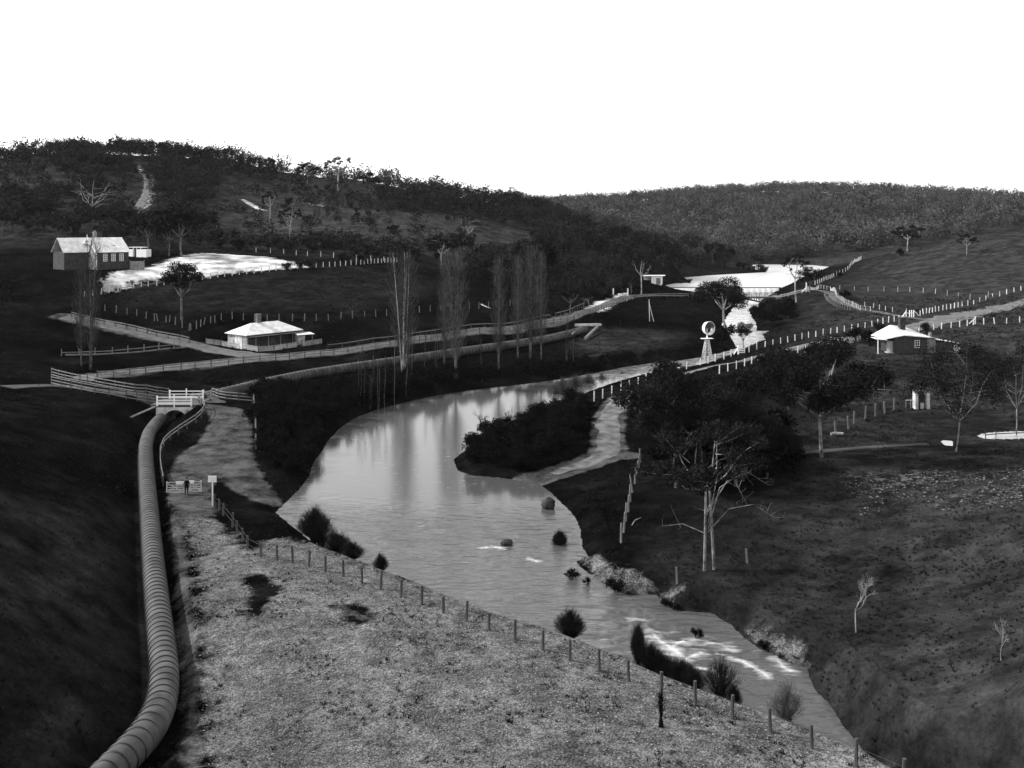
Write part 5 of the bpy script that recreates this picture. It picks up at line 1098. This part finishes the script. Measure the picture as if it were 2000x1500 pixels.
wood([(100,300),(160,300),(330,303),(450,318),(560,350),(470,350),(410,375),(415,400),(380,420),(330,410),(100,400)], 380, 600, 74, FK, (6, 9.5), 'dark gum in the upper left hill wood', 'gum trees on the upper left hill', 1, 5, avoid=track)
wood([(0,400),(240,420),(255,440),(300,450),(400,440),(420,485),(260,490),(100,470),(0,470)], 290, 440, 34, FK+['mid0'], (6, 9.5), 'dark gum in the wood behind the school', 'gum trees behind the school', 2, 5)
wood([(740,395),(800,392),(900,400),(1000,405),(1060,415),(1110,430),(1110,470),(1060,450),(960,440),(880,420),(760,410)], 440, 590, 44, FK, (7, 10), 'dark gum massed along the middle ridge', 'gum trees along the middle ridge', 3, 5)
wood([(1040,440),(1110,440),(1180,470),(1300,485),(1420,515),(1440,526),(1330,530),(1200,520),(1100,520),(1040,490)], 330, 560, 52, FK+['mid1'], (7, 11), 'dark gum on the spur by the lake', 'gum trees on the spur by the lake', 4, 5)
wood([(880,500),(960,500),(1060,520),(1200,540),(1240,570),(1180,585),(1090,580),(1000,570),(930,545)], 290, 400, 22, ['mid0', 'mid1', 'far1', 'far3'], (5, 9), 'dark gum in the hollow behind the poplars', 'gum trees in the hollow behind the poplars', 5, 5)
wood([(400,470),(520,470),(700,480),(860,500),(850,515),(640,498),(480,490),(400,488)], 290, 370, 26, ['bushfar'], (2.5, 4.5), 'dark round bush below the open hillside', 'bushes along the foot of the hillside', 6, 3, 'bush', bush, cat='bush')
wood([(430,360),(600,370),(760,420),(900,430),(1000,450),(900,480),(700,460),(520,440),(420,420)], 330, 520, 26, ['bushfar', 'far2'], (2, 4), 'small dark bush on the open hillside', 'bushes dotted over the open hillside', 7, 8, 'bush', bush, cat='bush')
wood([(560,352),(620,366),(700,380),(760,395),(760,405),(640,385),(560,365)], 480, 560, 14, ['bushfar'], (2, 3.5), 'low bush on the left hill skyline', 'bushes on the left skyline', 8, 4, 'bush', bush, cat='bush')
for px, yb, h, lb in [(667,512,3,'taller one of the close pair'),(678,515,2.6,'lower one of the close pair'),(705,515,3,'second from the right'),(560,528,2.2,'leftmost of all'),(586,526,2.4,'second from the left'),(605,524,2.6,'third from the left'),(738,512,2,'rightmost of all')]:
    bush('bushfar', at(px, yb), h, 'dark rounded bush beside the pale field posts, '+lb, group='bushes beside the pale field posts')
for px, yb, h, lab in [(1650,585,3.2,'dark bush at the bend of the lane beyond the bridge'),(1640,542,2.6,'small dark bush on the shore at the right of the lake'),(1672,668,3.6,'dark round shrub right of the three-bar gate'),(1700,676,4,'large dark shrub left of the cottage porch'),(1718,652,2.5,'dark shrub touching the left end of the cottage roof'),(1810,652,2.4,'dark shrub behind the cottage annexe'),(1590,700,3.4,'dark shrub behind the spreading gum'),(1530,712,3.2,'round shrub on the near side of the road below the white posts'),(1905,702,2.4,'dark shrub just right of the low shed'),
                        (1420,668,4.2,'dark leafy bush just right of the windmill tower'),(1400,676,4,'dark bush directly behind the windmill tower'),(1760,500,3.5,'low dark thicket beneath the broad gum on the green slope')]:
    bush('bush%d' % random.randrange(4), at(px, yb), h, lab)
def bushes(poly, d0, d1, n, hr, label, group, seed, mind=1.5, keys=('bush0', 'bush1', 'bush2', 'bush3')):
    VV, FF, off = [], [], 0      # a scrub nobody could count: one object
    for i, p in enumerate(scatter(poly, d0, d1, n, mind, seed=seed)):
        V_, F_, H = RAW[keys[i % len(keys)]]; s_ = random.uniform(*hr)/H; a = random.uniform(0, 6.28); c_, q_ = math.cos(a)*s_, math.sin(a)*s_
        VV.append(np.stack([V_[:, 0]*c_-V_[:, 1]*q_+p[0], V_[:, 0]*q_+V_[:, 1]*c_+p[1], V_[:, 2]*s_+p[2]], 1)); FF.append(F_+off); off += len(V_)
    tag(npmesh('scrub', np.concatenate(VV), np.concatenate(FF), M['scrub']), label, 'scrub', kind='stuff')
bushes([(500,775),(700,750),(900,735),(1060,715),(1130,715),(1060,738),(930,750),(800,775),(700,805),(640,850),(610,900),(590,950),(560,965),(530,930),(505,880)], 120, 215, 180, (1.3, 3.4), 'low black scrub on the far bank of the pool', 'scrub on the far bank of the pool', 11, 1.2)
bushes([(905,892),(935,860),(1000,835),(1060,812),(1120,790),(1150,800),(1145,850),(1105,888),(1050,922),(985,926),(925,920)], 115, 165, 85, (1.3, 2.8), 'black rounded scrub on the point between river and ford track', 'scrub on the river point', 12, 1.2)
bushes([(1130,712),(1240,702),(1330,690),(1360,680),(1340,695),(1260,708),(1170,722),(1100,735)], 190, 235, 26, (1.2, 2.4), 'dark scrub along the upper reach of the river', 'scrub along the upper reach', 13, 2)
bushes([(1470,600),(1540,595),(1560,620),(1520,640),(1490,640),(1475,625)], 240, 310, 22, (1.6, 3.4), 'dark bush on the steep bank below the bridge abutment', 'bushes below the bridge abutment', 14, 2)
bushes([(1260,770),(1330,755),(1420,780),(1480,880),(1450,930),(1300,915),(1250,890),(1245,820)], 115, 165, 22, (1.5, 3.5), 'dark undergrowth beneath the big gums at the track bend', 'undergrowth beneath the big gums', 15, 2)
bushes([(1290,860),(1400,840),(1530,860),(1545,920),(1480,965),(1400,970),(1320,960)], 95, 150, 46, (2.2, 5.0), 'tangled dark undergrowth between the trunks of the black gum group', '', 16, 1.5)
for px, yb, h, key, lab in [(1093,1077,2.0,'fanR','dark branchy shrub standing in the shallows'), (1291,1420,2.2,'stalk','tall blurred stalk rising from the gravel beside a fence post')]:
    fan(key, at(px, yb), h, lab, sx=1.15)
for k, (px, yb, h) in enumerate([(1100,775,3.6),(1125,768,3.6),(1085,782,3.0),(1150,760,3.2),(1175,752,2.4),(1215,742,1.8)]): fan('fanp', at(px, yb), h, ('third from left', 'third from right', 'second from left', 'second from right', 'rightmost', 'smallest outlying')[k]+' pale twiggy willow clump beside the white posts', 'pale willows beside the white posts', 'willow')
for k, (px, yb, yt) in enumerate([(985,845,745),(940,840,765),(1000,850,755)]): bare('orch', px, yb, yt, 'dark leafless tree over the inner corner of the pool', 'dark trees over the pool', 'bare_tree', .8)

def edge(px, k=.7):      # a point on the hidden bank between terrace edge and water
    q = [np.interp(px, NEPX, ne[:, c]*(1-k)+nshore[:, c]*k) for c in (0, 1)]; return (q[0], q[1], gz(q[0], q[1]))
fan('fanD', edge(607, .3), 3.5, 'large fuzzy dark bush where the terrace meets the pool', sx=.75); fan('fan0', edge(618, .4), 2.9, 'ragged upright shrub growing out of the large fuzzy bush', sx=.9)
for px, h, key, lab, sx in [(640,2.2,'fanD','dark low shrub just right of the large fuzzy bush',1.1),(668,1.9,'fanD','second low shrub right of the large fuzzy bush',1.0),(722,1.9,'fanD','small ragged shrub alone on the terrace edge left of mid-pool',.6),(1092,2.5,'fanD','rounded twiggy shrub at the terrace edge in the centre',.75),
        (1222,3.2,'fanR','upright reedy shrub at the left of the rapids',.5),(1245,2.2,'fanD','dark low shrub right beside the upright reedy one',.8),(1272,1.9,'fanD','low dark shrub midway along the scrub below the rapids',.9),(1305,2.0,'fanD','dark shrub directly below the white rapids',.9),(1328,1.9,'fanD','low shrub at the right end of the scrub below the rapids',.8),
        (1385,3.1,'fan0','tall fine-twigged shrub on the bank right of the rapids',.7),(1412,1.7,'fanD','small dark shrub beside the post right of the rapids',.5),(1515,3.0,'fanp','pale twiggy shrub near the lower end of the post row',.7)]:
    fan(key, edge(px, .55), h, lab, sx=sx)
for k, (px, yb) in enumerate([(1442,524),(1452,526),(1462,528),(1470,530),(1486,531),(1494,532),(1345,556),(1330,556)]): bush('bushfar', at(px, yb), (3, 4, 3.4, 2.6, 3.6, 2.8, 2.4, 2)[k], 'dark bush on the near shore of the lake', group='bushes on the lake shore')
# rocks and tussocks in the water
def rock(name, label, px, py, w_, h, z=0, m='rock', seed=0, flat=1, cat='rock'):
    p = P(px, py, z); rs = np.random.default_rng(seed); b = MB(); n, k = 12, 7; vs = []
    for i in range(k):
        ph = math.pi*i/(k-1)
        for j in range(n): a = 2*math.pi*j/n; r = 1+rs.uniform(-.14, .14); vs.append((math.sin(ph)*math.cos(a)*w_/2*r, math.sin(ph)*math.sin(a)*w_*.42*r, math.cos(ph)*h*.6*r+h*.25))
    b.add(vs, [(i*n+j, (i+1)*n+j, (i+1)*n+(j+1) % n, i*n+(j+1) % n) for i in range(k-1) for j in range(n)]); o = b.build(name, M[m], None, True); o.location = tuple(p); tag(o, label, cat)
rock('boulder', 'rounded boulder in the shallows below the ford track', 1071, 992, 1.5, 1.25, seed=1); rock('boulder', 'small wet rock breaking the rippled water in mid-stream', 990, 1063, 1.2, .55, seed=2)
for k, (px, py, w_, h, lab) in enumerate([(1117,1130,1.5,.8,'black tussock nearest the stony spit'),(1147,1141,.8,.6,'smallest black tussock in the water beside the stony spit'),(1203,1156,1.6,1.0,'wide black tussock at the edge of the pale shingle'),(1300,1181,1.0,.5,'flat dark tussock downstream of the shingle'),(1322,1190,.8,.5,'dark tussock against the bank downstream of the shingle'),(1360,1245,1.0,.7,'dark tussock at the head of the rapids'),(1492,1270,.8,.7,'dark tussock on the far shingle below the rapids')]):
    p = P(px, py, 0); bush('bush%d' % (k % 4), (p[0], p[1], p[2]-.1), h*1.25, lab, 'tussock', name='tussock', sx=w_/(h*1.6))
# fallen and dead timber
def limb(label, pts_px, r, lift=.2):
    P3 = [at(*p) for p in pts_px]; b = MB(); b.tube([np.array(p)-P3[0]+(0, 0, lift) for p in P3], np.linspace(r, r*.5, len(P3)), 6); o = b.build('fallen_limb', M['bark_pale'], None, True); o.location = tuple(P3[0]); tag(o, label, 'log', 'fallen limbs')
limb('fallen white limb lying on the dark field near the poplars', [(940,596),(950,601),(959,604)], .16); limb('short pale stick on the dark bank right of the split posts', [(1234,1028),(1240,1018),(1252,1013)], .05, .1)

# ------------------------------------------------------------------ far wood, gravel, tufts (countless)
src_ = []
for i in range(4):
    b, V_, F_ = gum_template(seed=200+i, H=9, spread=7.5, fork=.15, nl=4, nleaf=190, leaf=1.0, cl=.22, flat=.9); V_ = V_*np.array([1, 1, 1]); V_[:, 2] *= np.random.default_rng(i).choice([1, 1, 1, .55], len(V_)//4).repeat(4); src_.append((V_, F_))
VV, FF = [], []; off = 0
pts = scatter([(1000,395),(1100,398),(1200,392),(1300,388),(1500,374),(1700,374),(1850,385),(2000,395),(2300,395),(2300,440),(1980,452),(1850,470),(1690,494),(1480,512),(1400,505),(1250,465),(1100,430),(1000,415)], 560, 1100, 2600, 0, 60, seed=21)
pts += scatter([(1440,470),(1900,450),(1900,470),(1700,492),(1480,514),(1440,514)], 560, 760, 150, 0, 60, seed=22)
pts += scatter([(-300,300),(1060,300),(1060,420),(-300,420)], 600, 700, 150, 0, 20, seed=23)
for x, y, z in pts:
    V_, F_ = src_[rng.integers(4)]; s_ = rng.uniform(.75, 1.3); a = rng.uniform(0, 6.28); c_, n_s = math.cos(a)*s_, math.sin(a)*s_
    Q = np.stack([V_[:, 0]*c_-V_[:, 1]*n_s+x, V_[:, 0]*n_s+V_[:, 1]*c_+y, V_[:, 2]*s_+z], 1); VV.append(Q); FF.append(F_+off); off += len(Q)
n_far = len(VV)
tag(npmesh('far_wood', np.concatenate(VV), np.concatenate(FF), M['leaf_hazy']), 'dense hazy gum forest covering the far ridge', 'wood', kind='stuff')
VV, FF, off = [], [], 0
for poly, d0, d1, n in (([(-200,280),(1060,280),(1060,440),(700,420),(560,372),(330,330),(-200,330)], 470, 610, 420),
                        ([(-200,290),(160,297),(330,300),(450,316),(560,348),(460,352),(410,375),(415,400),(400,440),(420,485),(260,490),(100,470),(-200,480)], 290, 600, 560),
                        ([(740,390),(1000,402),(1110,428),(1240,480),(1440,524),(1330,532),(1200,530),(1240,570),(1180,585),(1000,570),(900,530),(880,500),(1040,500),(1040,450),(880,425),(760,410)], 290, 590, 560),
                        ([(400,478),(620,478),(860,495),(850,510),(600,496),(420,492)], 290, 360, 90),
                        ([(430,350),(620,378),(760,410),(1000,440),(900,490),(600,480),(430,450)], 320, 540, 90)):
    for x, y, z in scatter(poly, d0, d1, n, 0, 60, seed=n, avoid=track):
        V_, F_ = src_[rng.integers(4)]; s_ = rng.uniform(.4, .85)*(1.35 if n == 420 and (x < -150 or x > -70) else 1); a = rng.uniform(0, 6.28); c_, n_s = math.cos(a)*s_, math.sin(a)*s_
        VV.append(np.stack([V_[:, 0]*c_-V_[:, 1]*n_s+x, V_[:, 0]*n_s+V_[:, 1]*c_+y, V_[:, 2]*s_*.8+z], 1)); FF.append(F_+off); off += len(V_)
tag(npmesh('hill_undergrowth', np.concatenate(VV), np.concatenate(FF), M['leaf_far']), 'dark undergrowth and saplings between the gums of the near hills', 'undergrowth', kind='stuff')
for k, (x, y, z) in enumerate(scatter([(1000,400),(1950,400),(1900,455),(1480,505),(1250,460),(1050,425)], 570, 950, 34, 20, 30, seed=31)):
    tree('whitebare', (x, y, z+2), random.uniform(8, 11), 'pale leafless gum standing among the hazy far wood', group='pale dead gums in the far wood', name='dead_gum', sx=.8)
# pebbles over the gravel terrace and shingle
gmask = gravel.reshape(GX.shape)
def strew(n, test, s0, s1, m, name, label, cat, seed, d0=48, d1=115, a0=-22, a1=20, flat=.6, tuft=False):
    rs = np.random.default_rng(seed); N = n*6; a = rs.uniform(R(a0), R(a1), N); r = np.sqrt(rs.uniform(d0**2, d1**2, N)); j = np.clip(np.searchsorted(az, a), 1, len(az)-1); i = np.clip(np.searchsorted(rr, r), 1, len(rr)-1)
    ok = test(j, i, rs, r*np.sin(a), r*np.cos(a)); a, r, j, i = a[ok][:n], r[ok][:n], j[ok][:n], i[ok][:n]; x, y, z = r*np.sin(a), r*np.cos(a), GZ[j, i]; k = len(x)
    s_ = s0+(s1-s0)*rs.random(k)**3
    if tuft:
        B = 9; ang = rs.uniform(0, 6.28, (k, B)); lean_ = rs.uniform(.1, .7, (k, B)); base = np.stack([x, y, z-.02], 1)[:, None]
        base = base+np.stack([rs.normal(0, .3, (k, B)), rs.normal(0, .3, (k, B)), np.zeros((k, B))], -1)*s_[:, None, None]
        tip = base+np.stack([np.cos(ang)*lean_, np.sin(ang)*lean_, np.ones((k, B))*.8], -1)*s_[:, None, None]; sd = np.stack([-np.sin(ang), np.cos(ang), 0*ang], -1)*s_[:, None, None]*.12
        V_ = np.stack([base-sd, base+sd, tip], 2).reshape(-1, 3); F_ = np.arange(len(V_)).reshape(-1, 3)
    else:
        o6 = np.array([(1, 0, 0), (0, 1, 0), (-1, 0, 0), (0, -1, 0), (0, 0, flat), (0, 0, -flat)], float)
        jit = 1+rs.uniform(-.35, .35, (k, 6, 1)); an = rs.uniform(0, 6.28, k); c_, q_ = np.cos(an)[:, None], np.sin(an)[:, None]
        loc = o6[None]*jit*s_[:, None, None]; X = loc[..., 0]*c_-loc[..., 1]*q_; Y = loc[..., 0]*q_+loc[..., 1]*c_
        V_ = np.stack([X+x[:, None], Y+y[:, None], loc[..., 2]+z[:, None]+.02], -1).reshape(-1, 3)
        f = np.array([(0,1,4), (1,2,4), (2,3,4), (3,0,4), (1,0,5), (2,1,5), (3,2,5), (0,3,5)]); F_ = (f[None]+np.arange(k)[:, None, None]*6).reshape(-1, 3)
    tag(npmesh(name, V_, F_, M[m]), label, cat, kind='stuff')
strew(30000, lambda j, i, rs, x, y: gmask[j, i] > rs.random(len(j))*.7+.3, .015, .075, 'stones', 'gravel_stones', 'loose pale stones strewn over the gravel terrace', 'gravel', 1)
strew(9000, lambda j, i, rs, x, y: (gmask[j, i] > .3) & (fbm(x*.5, y*.5, 3, 77)+rs.uniform(-.12, .12, len(x)) > .12), .06, .26, 'scrub', 'weed_tufts', 'dark weeds growing through the gravel terrace', 'weeds', 2, tuft=True)
dmask = dirt.reshape(GX.shape)
strew(26000, lambda j, i, rs, x, y: (gmask[j, i] < .3) & (dmask[j, i] < .25) & (sdist(river, x, y) > .2) & (fbm(x*.2, y*.2, 3, 78)+rs.uniform(-.15, .15, len(x)) > -.05), .1, .3, 'tuft', 'rough_grass', 'rough dark grass over the banks and slopes', 'grass', 3, d0=48, d1=150, a0=-32, a1=32, tuft=True)
strew(1200, lambda j, i, rs, x, y: (stony.reshape(GX.shape)[j, i] > .3) & (y < 110) & (fbm(x*.3, y*.3, 3, 80) > -.05), .04, .18, 'rock_pale', 'field_stones', 'pale stones scattered across the right-hand paddock', 'stones', 4, d0=70, d1=120, a0=5, a1=32)
strew(22000, lambda j, i, rs, x, y: (gmask[j, i] < .3) & (pale.reshape(GX.shape)[j, i] < .1) & (dmask[j, i] < .25) & (sdist(river, x, y) > .5) & (fbm(x*.08, y*.08, 4, 79)+rs.uniform(-.1, .1, len(x)) > 0), .2, .6, 'tuft', 'grass_tussocks', 'dark grass tussocks over the middle slopes and paddocks', 'grass', 5, d0=150, d1=330, a0=-32, a1=32, tuft=True)

# ------------------------------------------------------------------ haze

hm = bpy.data.materials.new('haze'); hm.use_nodes = True; n = hm.node_tree; n.nodes.clear(); o_ = n.nodes.new('ShaderNodeOutputMaterial'); v_ = n.nodes.new('ShaderNodeVolumePrincipled')
v_.inputs['Color'].default_value = (.9, .9, .9, 1); v_.inputs['Density'].default_value = 0.00002; n.links.new(v_.outputs[0], o_.inputs['Volume'])
hb_ = MB().box((0, 0, 46), (5400, 5400, 112)).build('haze', hm); tag(hb_, 'thin haze over the valley', 'haze', kind='stuff')
